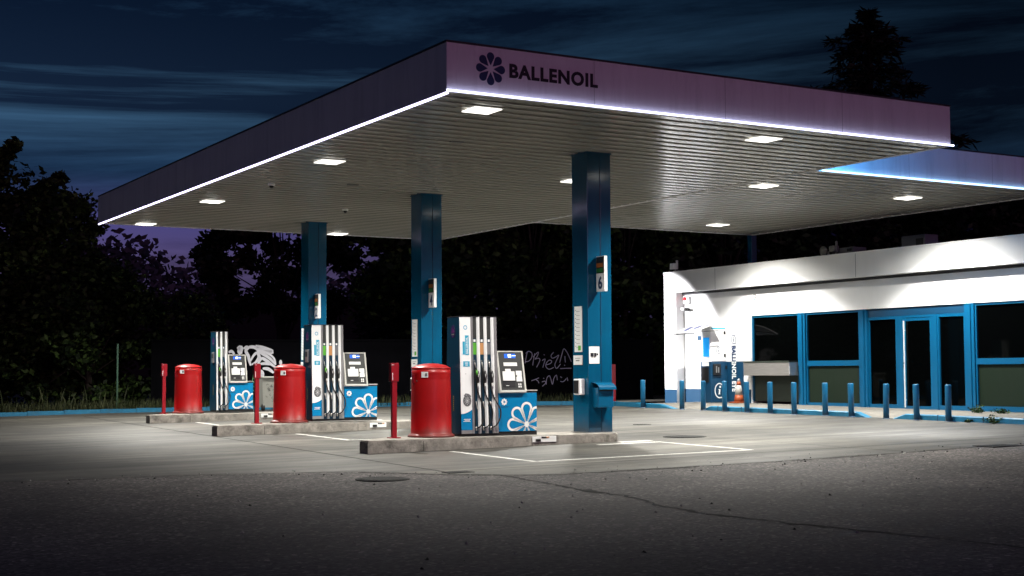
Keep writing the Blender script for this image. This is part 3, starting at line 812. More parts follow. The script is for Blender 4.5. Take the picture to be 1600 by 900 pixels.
    m = MB('sticker white'); flower(m, F, cx0 + .125, .60, .062, .034, .012, None, .002)
    m.build('small_emblem', t)
    MB('logo blue').box(cx0 + .05, cx0 + .21, .0015, .0035, .505, .515).build('emblem_text', t); MB('black plastic').box(cx0 + .40, cx0 + .416, -.002, .0035, .69, .704).build('lock', t)
    # payment terminal, tilted back
    tw2, th = .55 if panel else .50, .76; tx = cx0 + .012
    lean = R(11); F = Matrix.Translation((tx, -.045, ch - .012)) @ Matrix.Rotation(-lean, 4, 'X')
    def part(name, m_, boxes, bev=0., par=t):
        m = MB(m_)
        for b_ in boxes: m.box(b_[0], b_[1], b_[4], b_[5], b_[2], b_[3], bev)
        m.xf(F); return m.build(name, par)
    tm = part('payment_terminal', 'dark grey panel', [(.035, tw2 - .035, .04, th - .02, .0, .18)])
    part('terminal_frame', 'terminal silver', [(0, .034, 0, th, -.012, .19), (tw2 - .034, tw2, 0, th, -.012, .19), (.0345, tw2 - .0345, 0, .042, -.012, .19), (.0345, tw2 - .0345, th - .022, th, -.012, .19)], .004, tm)
    s_ = tw2 / .55
    part('display', 'screen blue', [(.16 * s_, .39 * s_, .63, .71, -.004, -.0005)], 0, tm)
    part('display_text', 'screen white', [(.235 * s_, .30 * s_, .645, .70, -.006, -.0042), (.32 * s_, .40 * s_, .668, .678, -.006, -.0042)], 0, tm)
    part('label_plate', 'sticker white', [(.13 * s_, .41 * s_, .485, .55, -.005, -.0005)], 0, tm)
    part('keypad', 'sticker white', [(.085 * s_, .335 * s_, .215, .385, -.016, -.0005), (.15 * s_, .26 * s_, .386, .43, -.014, -.0005)], .002, tm)
    part('card_slot', 'sticker white', [(.365 * s_, .485 * s_, .20, .285, -.012, -.0005), (.365 * s_, .485 * s_, .315, .395, -.012, -.0005), (.385 * s_, .485 * s_, .287, .313, -.008, -.0005)], .002, tm)
    part('receipt_slot', 'black plastic', [(.08 * s_, .33 * s_, .10, .20, -.006, -.0005)], 0, tm)
    part('logo_plates', 'sticker white', [(.395 * s_, .42 * s_, .13, .165, -.004, -.0005), (.435 * s_, .46 * s_, .13, .165, -.004, -.0005), (.395 * s_, .42 * s_, .09, .12, -.004, -.0005), (.435 * s_, .46 * s_, .09, .12, -.004, -.0005), (.14 * s_, .2 * s_, .12, .13, -.008, -.0062)], 0, tm)
    return t


def thing_part(name, parent):
    o = bpy.data.objects.new(name, None); COL.objects.link(o); o.parent = parent; return o


p6 = make_pump('fuel_pump', 'tall blue and white fuel pump with three hoses on the nearest island', (11.72, 21.92, ITOP[0]), 3, True, False)
p4 = make_pump('fuel_pump', 'blue and white fuel pump with three hoses and side card holder on the middle island', (11.77, 28.95, ITOP[1] + .03), 3, True, True)
p2 = make_pump('fuel_pump', 'narrow blue fuel pump with two hoses on the farthest island', (11.94, 36.0, ITOP[2] + .03), 2, False, True)

# red drums and red posts
def make_drum(label, loc):
    t = thing('red_bin', label, 'bin', loc, 'red drum bins on the islands')
    m = MB('red paint').lathe([(.415, 0), (.418, .03), (.395, .045), (.375, .06), (.362, .075), (.356, .5), (.345, 1.0), (.340, 1.03), (.345, 1.045), (.340, 1.06), (.345, 1.075), (.340, 1.09), (.345, 1.105), (.342, 1.19)], n=48)
    m.build('body', t)
    m = MB('red paint').lathe([(.345, 1.191), (.348, 1.21), (.335, 1.225), (.26, 1.262), (.14, 1.288), (.01, 1.295)], n=48); m.build('lid', t)
    m = MB('sticker white')
    def patch(a0, a1, z0, z1, r=.349):
        n = 6; m.add([(r * sin(a0 + (a1 - a0) * k / n), -r * cos(a0 + (a1 - a0) * k / n), z) for z in (z0, z1) for k in range(n + 1)], [(k, k + 1, n + 2 + k, n + 1 + k) for k in range(n)])
    patch(-.98, -.62, 1.045, 1.145); m.use('grey sticker'); patch(-.78, -.66, 1.065, 1.12, .3505); m.build('sticker', t)
    m = MB('sticker white')
    m.use('grey sticker')
    for a, z, h in ((-1.33, .98, .02), (-1.28, .72, .04), (-1.34, .6, .008), (-1.34, .5, .008)): patch(a, a + .09, z, z + h)
    m.build('scuff', t)
    MB('red dull').box(-.362, -.345, -.03, .03, .95, 1.1, .003).build('latch', t)
    return t


d0 = make_drum('red drum bin on the nearest island, largest of the three, right of a red post', (11.28, 22.22, ITOP[0]))
copy_tree(d0, (11.38, 29.3, ITOP[1]), 'red drum bin on the middle island beside the blue and white pump')
copy_tree(d0, (11.30, 36.4, ITOP[2]), 'red drum bin on the farthest island left of the narrow pump')


def make_post(label, loc):
    t = thing('red_post', label, 'post', loc, 'red posts at the island ends')
    MB('red dull').box(-.045, .045, -.035, .035, 0, 1.0, .005).build('shaft', t)
    MB('red dull').box(-.072, .072, -.05, .05, .98, 1.30, .006).build('head', t)
    MB('red dull').box(-.10, .10, -.07, .07, -.0, .015).build('base_plate', t)
    m = MB('sticker white').box(-.06, -.045, -.06, -.0505, 1.0, 1.13, .002).box(-.07, -.02, -.0525, -.0505, 1.265, 1.275); m.build('handle', t)
    return t


r0 = make_post('slim red post with a wider head at the end of the nearest island', (10.52, 22.15, ITOP[0]))
copy_tree(r0, (10.60, 29.25, ITOP[1]), 'slim red post in front of the farthest pump, on the end of the middle island')
copy_tree(r0, (10.63, 36.35, ITOP[2]), 'slim red post left of the farthest red drum bin')

# grey wheeled bin behind the middle island
t = thing('wheeled_bin', 'grey wheeled bin scrawled with marker behind the middle red drum', 'bin', (14.85, 40.0, .17))
m = MB('bin grey'); m.add([(-.24, -.25, .1), (.24, -.25, .1), (.24, .22, .1), (-.24, .22, .1), (-.29, -.3, .95), (.29, -.3, .95), (.29, .3, .95), (-.29, .3, .95)], [(0, 3, 2, 1), (4, 5, 6, 7), (0, 1, 5, 4), (1, 2, 6, 5), (2, 3, 7, 6), (3, 0, 4, 7)]); m.build('body', t)
MB('bin grey').box(-.31, .31, -.33, .33, .955, 1.02, .02).build('lid', t)
for sx in (-.22, .22): MB('rubber').lathe([(.1, -.03), (.1, .03)], n=20).xf(Matrix.Translation((sx, -.18, .1)) @ Matrix.Rotation(pi / 2, 4, 'Y')).build('wheel', t)
m = MB('dark grey panel'); rnd = random.Random(3)
for k in range(26):
    z = .25 + rnd.random() * .6; xx = rnd.uniform(-.16, .2); w = .05 * (z - .1) / .85; a = rnd.uniform(0, 3)
    st = len(m.v); m.ribbon([(-.04, 0), (0, .02), (.03, -.01)], .012); m.xf(Matrix.Translation((xx, -.253 - w, z)) @ Matrix.Rotation(pi / 2, 4, 'X') @ Matrix.Rotation(a, 4, 'Z'), st)
m.build('scrawl', t)

# ------------------------------------------------------------------ bollards, cone
BY = [34.0, 32.1, 31.13, 30.19, 29.25, 28.32, 27.4, 26.26, 25.35, 24.2, 23.24, 22.3, 21.25, 20.2]
ORD = ['blue bollard at the dropped kerb furthest from the shop door, standing apart', 'blue bollard in front of the white wall under the terminal awning', 'blue bollard left of the blue payment terminal', 'blue bollard in front of the blue payment terminal with the cone behind it',
       'blue bollard between the traffic cone and the steel tray', 'blue bollard in front of the left half of the steel tray', 'blue bollard in front of the right end of the steel tray', 'blue bollard before the left part of the green window panel',
       'blue bollard before the right part of the green window panel', 'blue bollard in front of the glass just left of the shop door', 'blue bollard in front of the shop door itself', 'blue bollard in front of the glass just right of the shop door', None, None]
b0 = None
for i, y in enumerate(BY[:12]):
    loc = (24.27, y, ground_z(24.3, y))
    if b0 is None:
        b0 = thing('bollard', ORD[0], 'bollard', loc, 'blue bollards along the kerb')
        MB('bollard blue').lathe([(.07, -.05), (.07, .80), (.066, .818), (.05, .825), (.004, .826)], n=20).build('tube', b0)
        MB('bollard blue').lathe([(.095, -.02), (.095, .012), (.072, .02)], n=20).build('foot_ring', b0)
    else:
        c = copy_tree(b0, loc, ORD[i]); c.rotation_euler = (R(random.uniform(-1.1, 1.1)), R(random.uniform(-1.1, 1.1)), random.uniform(0, 6))
    if i in (5, 8): pass
t = thing('traffic_cone', 'dirty orange and white traffic cone against the blue wall panel', 'cone', (26.86, 32.74, ground_z(26.7, 32.7) + .1))
MB('orange plastic').box(-.2, .2, -.2, .2, 0, .04, .012).build('base', t)
m = MB('orange plastic').lathe([(.15, .04), (.118, .24)], n=24)
m.use('cone white').lathe([(.118, .241), (.072, .53)], n=24); m.use('orange plastic').lathe([(.072, .531), (.05, .64)], n=24); m.use('cone white').lathe([(.05, .641), (.035, .71), (.02, .72)], n=24); m.build('body', t)

# ------------------------------------------------------------------ shop building
BX, WX, GX = 26.8, 27.1, 27.2
zb = .15
B = thing('shop_building', 'low white filling station shop with blue window frames and dark glass', 'building', (BX, 30, 0))
def bp(name, m, par=B, label=None):
    m.xf(Matrix.Translation((-BX, -30, 0))); return m.build(name, par, label)
m = MB('wall white')
m.box(BX, WX, 11, 36.33, 3.775, 4.42)                           # parapet
m.box(BX, WX, 35.70, 36.33, zb, 3.774)                          # end pier
m.box(WX + .002, WX + .25, 32.44, 36.33, zb, 4.3)                # wall with the terminal
m.box(WX + .002, WX + .25, 11, 32.438, 2.92, 4.3)                # lintel wall
m.box(WX + .252, 37, 36.08, 36.33, zb, 4.42)                     # end wall
m.box(37, 37.2, 11, 36.33, zb, 4.42)
bp('wall', m)
bp('roof', MB('roof grey').box(WX + .253, 36.99, 11, 36.07, 4.1, 4.2))
m = MB('dark trim').box(WX - .06, WX, 11, 35.69, 3.70, 3.772); bp('drip_trim', m)
m = MB('wall white').box(BX - .02, WX + .1, 11, 36.35, 4.422, 4.45); bp('coping', m)
m = MB('seam dark')
for y in (33.72, 27.73): m.box(BX - .0015, BX + .001, y - .006, y + .006, 3.78, 4.41)
bp('panel_joint', m)
m = MB('wall blue').box(BX - .004, BX - .0005, 35.702, 36.33, zb, .72).box(WX - .003, WX + .001, 32.46, 35.695, zb, .735)
m.box(WX - .006, WX - .0032, 32.79, 34.3, zb, 1.575); bp('blue_base_band', m)
# window bays
def bay(y0, y1, rail, lower, lmat, label_top=None):
    f = MB('window blue'); FX0, FX1 = GX - .06, GX + .02
    f.box(FX0, FX1, y0, y1, 2.86, 2.918)
    if lower: f.box(FX0, FX1, y0, y1, .27, .395)
    if rail: f.box(FX0, FX1, y0, y1, 1.415, 1.56)
    w = .04
    f.box(FX0, FX1, y0, y0 + w, .396, 1.414); f.box(FX0, FX1, y1 - w, y1, .396, 1.414)
    f.box(FX0, FX1, y0, y0 + w, 1.561, 2.859); f.box(FX0, FX1, y1 - w, y1, 1.561, 2.859)
    o = bp('window', f)
    g = MB('glass dark').box(GX - .01, GX, y0 + w + .001, y1 - w - .001, 1.562, 2.858); bp('pane', g, o).parent = o
    pn = MB(lmat).box(GX - .012, GX, y0 + w + .001, y1 - w - .001, .397, 1.413); bp('lower_panel', pn, o)
    return o


def bp_fix(): pass


bay(30.10 + .30, 32.436, False, False, 'shutter grey')
bay(27.98, 30.09, True, True, 'panel green')
bay(20.6, 24.02, True, True, 'panel green')
bay(16.2, 20.3, True, True, 'panel green')
for y0, y1 in ((30.095, 30.395), (27.685, 27.975), (24.025, 24.325), (20.305, 20.595), (15.9, 16.195)):
    m = MB('window blue').box(GX - .10, GX + .02, y0, y1, zb + .05, 2.917)
    m.box(GX - .13, GX - .1005, y0 + .09, y1 - .08, zb + .1, 2.90); bp('mullion_post', m)
bp('wall_below', MB('wall white').box(WX + .002, WX + .25, 11, 15.89, zb, 2.918))
# entrance
m = MB('wall blue').box(GX - .05, GX + .02, 24.33, 27.68, 2.70, 2.917); bp('transom', m)
for y0, y1 in ((26.62, 27.68), (24.33, 25.24)):
    sl = MB('window blue')
    for a in ((y0, y1, .27, .39), (y0, y1, 2.62, 2.695)): sl.box(GX - .06, GX + .02, *a)
    sl.box(GX - .06, GX + .02, y0, y0 + .05, .391, 2.619); sl.box(GX - .06, GX + .02, y1 - .05, y1, .391, 2.619)
    so = bp('side_light', sl); bp('pane', MB('glass dark').box(GX - .01, GX, y0 + .051, y1 - .051, .392, 2.618), so)
m = MB('window blue').box(GX - .08, GX + .02, 26.40, 26.615, .24, 2.695).box(GX - .08, GX + .02, 25.245, 25.405, .24, 2.695).box(GX - .08, GX + .02, 25.406, 26.399, 2.635, 2.695)
bp('door_frame', m)
m = MB('window blue').box(GX - .07, GX - .01, 25.41, 26.395, .27, .36).box(GX - .07, GX - .01, 25.41, 26.395, 2.555, 2.63).box(GX - .07, GX - .01, 25.41, 25.48, .361, 2.554).box(GX - .07, GX - .01, 26.32, 26.395, .361, 2.554)
do = bp('door', m)
bp('pane', MB('glass dark').box(GX - .045, GX - .035, 25.481, 26.319, .362, 2.553), do)
bp('handle', MB('handle bright').box(GX - .115, GX - .085, 26.325, 26.352, .32, 2.56, .004).box(GX - .086, GX - .069, 26.325, 26.35, .5, .53).box(GX - .086, GX - .069, 26.325, 26.35, 2.3, 2.33), do)
bp('lock', MB('black plastic').box(GX - .1, GX - .071, 26.36, 26.385, 1.32, 1.42).box(GX - .118, GX - .1005, 26.33, 26.365, 1.45, 1.48), do)
# night tray under the left window
tr = MB('steel').box(GX - .42, GX - .063, 30.42, 32.42, 1.15, 1.525, .01); to = bp('night_tray', tr)
bp('tray_shelf', MB('shutter grey').box(GX - .43, GX - .02, 30.41, 32.43, 1.527, 1.57), to)
bp('tray_edge', MB('handle bright').box(GX - .432, GX - .4, 30.39, 30.409, 1.2, 1.42), to)
# writing on the wall
F = frame3((WX - .007 - BX, -30, 0), (0, 0, -1), (0, -1, 0))
def eye(mm): put_text(mm, 'BALLENOIL EYE', F, -2.05, -33.335, 1.38, .20, bold=.04, depth=.004, spacing=1.04)
m = MB('logo blue'); eye(m); m.clip((0, 0, 1.577), (0, 0, -1)); m.build('lettering', B)
m = MB('sticker white'); eye(m); m.clip((0, 0, 1.573), (0, 0, 1)); m.build('lettering', B)
def speech(mm, F2, cx, cy, rx, ry, w):
    st = len(mm.v); pts = []
    for k in range(26):
        a = -pi * .30 + 2 * pi * k / 26; pts.append((cx + rx * cos(a), cy + ry * sin(a)))
    pts = [(cx + rx * 1.0, cy - ry * 1.02)] + pts[1:] + [(cx + rx * .45, cy - ry * .98)]
    mm.ribbon(pts, w, True); mm.xf(F2 @ Matrix.Translation((0, 0, .003)), st)
    st = len(mm.v); mm.ribbon([(cx - rx * .06, cy - ry * .5), (cx + rx * .06, cy + ry * .2)], w * 1.5)
    mm.ribbon([(cx - rx * .24, cy + ry * .15), (cx + rx * .06, cy + ry * .17)], w * .6); mm.ribbon([(cx - rx * .26, cy - ry * .48), (cx + rx * .18, cy - ry * .48)], w * .6)
    mm.add([(cx + rx * .16 + rx * .2 * cos(2 * pi * k / 12), cy + ry * .52 + rx * .2 * sin(2 * pi * k / 12), 0) for k in range(12)], [list(range(12))]); mm.xf(F2 @ Matrix.Translation((0, 0, .003)), st)
F2 = frame3((WX - .0025 - BX, -30, 0), (0, -1, 0), (0, 0, 1))
m = MB('logo blue'); speech(m, F2, -33.24, 2.24, .10, .13, .022); m.build('info_emblem', B)

# payment terminal of the shop wall
t = thing('wall_terminal', 'blue and white outdoor payment terminal with info bubble emblem against the white wall', 'payment terminal', (26.5, 33.6, ground_z(26.5, 33.6) + .1))
zo = t.location.z
m = MB('white plastic').box(.0, .585, .0, .45, 1.60 - zo, 2.66 - zo, .01); m.build('upper_cabinet', t)
m = MB('wall blue').box(-.04, .585, -.06, .45, 0, 1.575 - zo, .012); m.build('lower_cabinet', t)
MB('cyan print').box(.02, .57, -.006, -.0005, 2.56 - zo, 2.60 - zo).build('header_strip', t)
MB('steel').box(.03, .56, -.02, .0, 1.577 - zo, 1.60 - zo).build('ledge', t)
MB('screen cyan').box(-.008, -.001, .06, .36, 1.72 - zo, 2.30 - zo).build('screen', t)
MB('sticker white').box(-.05, -.041, .04, .36, 1.44 - zo, 1.56 - zo).build('card_reader', t)
MB('black plastic').box(-.06, -.041, .04, .4, .95 - zo, 1.40 - zo, .006).build('keypad_front', t)
m = MB('black plastic').box(.02, .30, -.12, -.061, 1.16 - zo, 1.50 - zo, .015).use('grey metal').box(.10, .14, -.126, -.121, 1.24 - zo, 1.44 - zo).box(.18, .22, -.126, -.121, 1.24 - zo, 1.40 - zo); m.build('pin_pad', t)
m = MB('black plastic')
for z in (2.45, 1.76, 1.40): m.box(.5, .57, -.075 if z < 1.5 else -.015, -.061 if z < 1.5 else -.0005, z - .05 - zo, z + .05 - zo, .008)
m.build('lock', t)
F3 = frame3((0, -.061, 0), (1, 0, 0), (0, 0, 1)); m = MB('sticker white'); speech(m, F3, .27, .70 - zo, .17, .215, .035); m.build('info_emblem', t)
F3 = frame3((0, -.001, 0), (1, 0, 0), (0, 0, 1)); m = MB('wall blue'); speech(m, F3, .29, 1.92 - zo, .07, .10, .016); m.build('small_info_emblem', t)
# awning of the terminal
t = thing('terminal_awning', 'curved white awning with dark blue oval decals over the wall terminal', 'awning', (26.5, 33.55, 2.4))
n = 10; pts = []
for k in range(n + 1): a = k / n; pts.append((-.92 + .95 * a, 0, .02 + .27 * sin(a * pi / 2) ** .9))
th_ = [(x, y, z - .025) for x, y, z in pts[::-1]]
m = MB('awning white').prism([(x, -.35, z) for x, _, z in pts + th_][::-1], (0, 1.0, 0)); m.build('sheet', t)
m = MB('awning blue')
def az(x): a = (x + .92) / .95; return .02 + .27 * sin(a * pi / 2) ** .9 + .004
for cx_, cy_, rx_, ry_ in ((-.60, .32, .2, .11), (-.48, .02, .2, .11), (-.26, -.2, .14, .08)):
    vv = [(cx_ + rx_ * cos(2 * pi * k / 20) + .1 * sin(2 * pi * k / 20), cy_ + ry_ * sin(2 * pi * k / 20) * 1.2) for k in range(20)]
    vv = [(max(x, -.9), min(max(y, -.34), .64)) for x, y in vv]
    cz = (cx_, cy_, az(cx_) + .003)
    m.add([(x, y, az(x)) for x, y in vv] + [cz], [(k, (k + 1) % 20, 20) for k in range(20)])
m.build('oval_decals', t)
m = MB('dark trim').box(-.925, -.905, -.352, .652, -.012, .022); m.build('front_rail', t)
for yy in (-.3, .6): MB('dark trim').tube([(.04, yy, .1), (-.7, yy, .06)], .012, 6).build('bracket', t)
# notice beside terminal
t = thing('notice_board', 'white notice with a blue heading on the wall left of the terminal', 'notice', (WX, 34.8, 1.55))
MB('sticker white').box(-.02, -.008, -.2, .2, 0, .85, .002).build('board', t)
m = MB('wall blue').box(-.0225, -.0205, -.19, .19, .70, .84).use('grey sticker').box(-.0225, -.0205, -.12, -.09, .1, .35).box(-.0225, -.0205, .08, .12, .45, .55).box(-.0225, -.0205, -.1, .1, .62, .635); m.build('print', t)
# alarm and cameras
t = thing('alarm_box', 'white alarm box with red beacon under the end of the parapet', 'alarm', (WX - .01, 35.45, 3.42))
MB('white plastic').box(-.09, 0, -.14, .14, 0, .24, .015).build('case', t)
m = MB('alarm red').lathe([(.065, 0), (.065, .03), (.045, .07), (.01, .085)], n=16); m.xf(Matrix.Translation((-.09, .03, .15)) @ Matrix.Rotation(-pi / 2, 4, 'Y')); m.build('beacon', t)
t = thing('wall_camera', 'white tube camera with dark lens below the alarm box', 'camera', (WX - .01, 35.50, 3.24))
m = MB('white plastic').tube([(-.10, .18, .02), (-.10, -.02, .0)], .05, 12).box(-.10, 0, .03, .07, .0, .04); m.build('body', t)
MB('lens black').tube([(-.10, -.0205, .0), (-.10, -.24, -.02)], .05, 12).build('hood', t)
MB('white plastic').lathe([(.06, 0), (.06, .02)], n=14).xf(Matrix.Rotation(-pi / 2, 4, 'Y')).build('base', t)
t = thing('small_sign', 'tiny white sign with a black pictogram above the first window', 'sign', (WX, 32.23, 3.36))
MB('sticker white').box(-.008, -.003, -.09, .09, -.02, .2).build('plate', t)
m = MB('logo black').box(-.0105, -.0085, -.06, .06, .07, .19).use('sticker white').box(-.0125, -.0108, -.03, .035, .10, .16).use('cyan print').box(-.0105, -.0085, -.04, .04, .0, .05); m.build('pictogram', t)
t = thing('corner_floodlight', 'small white floodlight on a bracket on the far left roof corner of the shop', 'floodlight', (BX + .1, 35.85, 4.45))
MB('grey metal').tube([(0, 0, 0), (0, 0, .12)], .02, 8).tube([(0, -.2, .02), (0, .1, .02)], .012, 6).build('bracket', t)
m = MB('white plastic').box(-.12, .02, -.06, .14, .08, .27, .02).box(-.03, .03, -.12, -.065, .07, .36, .01); m.build('head', t)
# roof plant
t = thing('roof_lamp', 'round grey floodlight pair standing on the shop roof beside the pale box', 'floodlight', (27.3, 29.3, 4.45))
MB('grey metal').tube([(0, 0, -.1), (0, 0, .15)], .03, 8).tube([(0, -.3, -.1), (0, -.3, .1)], .02, 8).build('stand', t)
m = MB('bin grey').lathe([(.05, 0), (.13, .08), (.14, .12)], n=16); m.xf(Matrix.Translation((0, .08, .17)) @ Matrix.Rotation(-pi / 2, 4, 'Y')); m.build('head', t)
m = MB('bin grey').box(-.1, .1, -.34, -.12, .12, .3, .03).box(-.03, .03, -.36, -.31, .1, .42, .01); m.build('driver_box', t)
t = thing('air_conditioner', 'pale box unit with a small dark grille on the shop roof', 'roof unit', (27.6, 28.85, 4.2))
MB('grey sticker').box(-.2, .3, -.42, .42, 0, .48, .01).build('case', t); MB('black plastic').box(-.204, -.2005, -.36, -.18, .36, .44).build('grille', t)
t = thing('air_conditioner', 'dim box unit on the shop roof, right of the paler one', 'roof unit', (28.4, 27.0, 4.2))
MB('grey sticker').box(-.2, .3, -.42, .42, 0, .70, .01).build('case', t); MB('black plastic').box(-.204, -.2005, -.36, -.1, .42, .6).build('grille', t)

# ------------------------------------------------------------------ back: boundary wall, pole, posts, shed
A = Vector((11.5, 46.5, 0)); E = Vector((29.0, 40.0, 0)); ex = (E - A).normalized(); ey = Vector((0, 0, 1))
FW = frame3(A, ex, ey)
bw = thing('boundary_wall', 'dark rendered boundary wall covered in graffiti behind the islands', 'wall', A, rz=math.atan2(ex.y, ex.x))
L = (E - A).length
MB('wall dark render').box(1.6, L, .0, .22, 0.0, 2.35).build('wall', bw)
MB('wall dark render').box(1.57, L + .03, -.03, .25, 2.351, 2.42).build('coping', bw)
FG = frame3((0, -.004, 0), (1, 0, 0), (0, 0, 1))


def g1(p): u = 315 + p[0] / 6.43; v = 510 + p[1] / 6.43; return (4.16 + (u - 360) * .021, 2.11 - (v - 545) * .0213)
def g2(p): u = 800 + p[0] / 7.5; v = 530 + p[1] / 7.5; return (14.11 + (u - 820) * .0226, 2.02 - (v - 548) * .0220)
def smooth(P, k=5):
    out = []
    for a, b_, c, d in zip([P[0]] + P[:-2], P[:-1], P[1:], P[2:] + [P[-1]]):
        A_, B_, C_, D_ = [Vector((*q, 0)) for q in (a, b_, c, d)]
        for j in range(k):
            u = j / k; q = .5 * ((2 * B_) + (C_ - A_) * u + (2 * A_ - 5 * B_ + 4 * C_ - D_) * u * u + (3 * B_ - A_ - 3 * C_ + D_) * u ** 3); out.append((q.x, q.y))
    out.append(P[-1]); return out


m = MB('graffiti white')
S1 = [([(275, 265), (300, 250), (330, 280)], .07), ([(360, 230), (390, 215), (385, 255), (395, 280)], .13), ([(420, 225), (455, 205), (445, 250), (470, 300), (480, 350), (495, 395)], .075), ([(450, 240), (480, 210), (540, 215), (590, 260), (680, 320), (745, 385)], .085),
      ([(540, 200), (600, 212), (660, 235), (705, 258), (640, 258), (590, 240), (545, 205)], .11), ([(490, 350), (525, 290), (560, 268), (575, 310), (545, 360), (505, 385)], .07), ([(560, 395), (600, 325), (650, 345), (690, 375), (740, 412)], .08),
      ([(570, 440), (605, 460), (610, 495), (575, 490)], .09), ([(615, 425), (670, 430), (725, 470)], .08), ([(745, 390), (730, 330), (690, 290), (640, 270)], .05), ([(580, 380), (640, 375), (700, 385)], .07), ([(600, 340), (580, 300), (560, 250)], .06)]
for P, w in S1:
    st = len(m.v); q = smooth([g1(p) for p in P]); m.ribbon(q, [w * 1.25 * (.6 + .5 * sin(pi * k / (len(q) - 1))) for k in range(len(q))]); m.xf(FG @ Matrix.Translation((0, 0, .002 + .0015 * S1.index((P, w)))), st)
st = len(m.v); c0 = g1((795, 365)); m.add([(c0[0] + .05 * cos(2 * pi * k / 14), c0[1] + .09 * sin(2 * pi * k / 14), .002) for k in range(14)], [list(range(14))]); m.xf(FG, st)
m.build('white_graffiti', bw)
m = MB('graffiti violet')
S2 = [[(160, 165), (195, 140), (232, 165), (228, 215), (195, 255), (160, 262)], [(175, 150), (165, 210), (150, 280)], [(265, 165), (252, 230), (240, 305)], [(245, 210), (285, 165), (308, 152), (295, 195), (265, 235)], [(265, 235), (305, 222), (325, 240), (308, 285), (285, 328)],
      [(350, 250), (385, 232), (370, 290), (358, 332)], [(370, 178), (380, 186)], [(395, 300), (445, 285), (462, 258), (435, 245), (402, 275), (394, 320), (430, 352), (485, 330)], [(485, 152), (455, 190), (470, 222), (512, 206), (545, 188), (512, 260), (498, 305), (520, 342), (565, 290)],
      [(555, 275), (585, 165), (605, 112), (640, 150), (680, 235), (692, 265)], [(560, 345), (620, 342), (692, 340)], [(616, 198), (618, 240), (622, 272)], [(610, 300), (614, 310)],
      [(225, 485), (270, 470), (312, 452)], [(272, 470), (300, 490), (310, 515)], [(360, 455), (372, 462)], [(345, 500), (380, 492), (388, 515), (350, 552)], [(395, 530), (402, 460), (432, 428), (450, 470), (468, 528), (485, 460), (515, 422), (525, 480)], [(560, 440), (580, 452)], [(560, 495), (595, 498), (632, 462)], [(640, 450), (648, 490)]]
for P in S2:
    st = len(m.v); m.ribbon(smooth([g2(p) for p in P]), .026); m.xf(FG @ Matrix.Translation((0, 0, .002 + .0012 * S2.index(P))), st)
m.build('violet_graffiti', bw)

t = thing('lamp_pole', 'slim grey pole rising behind pillar 6 above the wall', 'pole', (27.9, 42.3, .2)); MB('pole violet').lathe([(.075, 0), (.07, 2), (.055, 7.2)], n=16).build('mast', t); MB('grey metal').lathe([(.14, -.02), (.14, .03)], n=16).build('base', t)
t = thing('marker_post', 'flat red marker post behind pillar 6 by the shop corner', 'post', (26.0, 38.15, ground_z(26, 38.2) - .02))
MB('red dull').box(-.12, .12, -.04, .04, 0, 1.28, .006).build('panel', t); MB('red dull').box(-.15, .15, -.07, .07, 0, .05, .004).build('foot', t)
for i, (x, y) in enumerate(((11.5, 44.4), (5.4, 43.4))):
    t = thing('fence_post', ['thin green fence post beside the farthest red post', 'thin green fence post under the big tree at the left'][i], 'post', (x, y, .1), 'green wire fence posts')
    MB('fence green').box(-.025, .025, -.025, .025, 0, 2.1).build('stake', t); MB('fence green').box(-.03, .03, -.03, .03, 2.101, 2.13).build('cap', t)
t = thing('warehouse', 'low dark flat roofed warehouse behind the boundary wall', 'building', (30, 90, 0))
MB('shed dark').box(-14, 20, 0, 15, 0, 6.2).build('wall', t); MB('shed dark').box(-14.2, 20.2, -.2, 15.2, 6.201, 6.45).build('roof', t)

# ------------------------------------------------------------------ vegetation
def leaf_cloud(m, centres, n, size, rnd, flat=.6):
    vs = []; fs = []
    for k in range(n):
        c, r = centres[rnd.randrange(len(centres))]
        while True:
            d = Vector((rnd.uniform(-1, 1), rnd.uniform(-1, 1), rnd.uniform(-1, 1)))
            if d.length < 1: break
        p = Vector(c) + Vector((d.x * r, d.y * r, d.z * r * flat)) * rnd.uniform(.5, 1.08)
        a = Vector((rnd.gauss(0, 1), rnd.gauss(0, 1), rnd.gauss(0, .6))).normalized(); b_ = a.cross(Vector((rnd.gauss(0, 1), rnd.gauss(0, 1), rnd.gauss(0, 1)))).normalized()
        s = size * rnd.uniform(.6, 1.3); o = len(vs)
        vs += [p - a * s * .5, p + b_ * s * .28, p + a * s * .5, p - b_ * s * .28]; fs.append((o, o + 1, o + 2, o + 3))
    m.add(vs, fs)


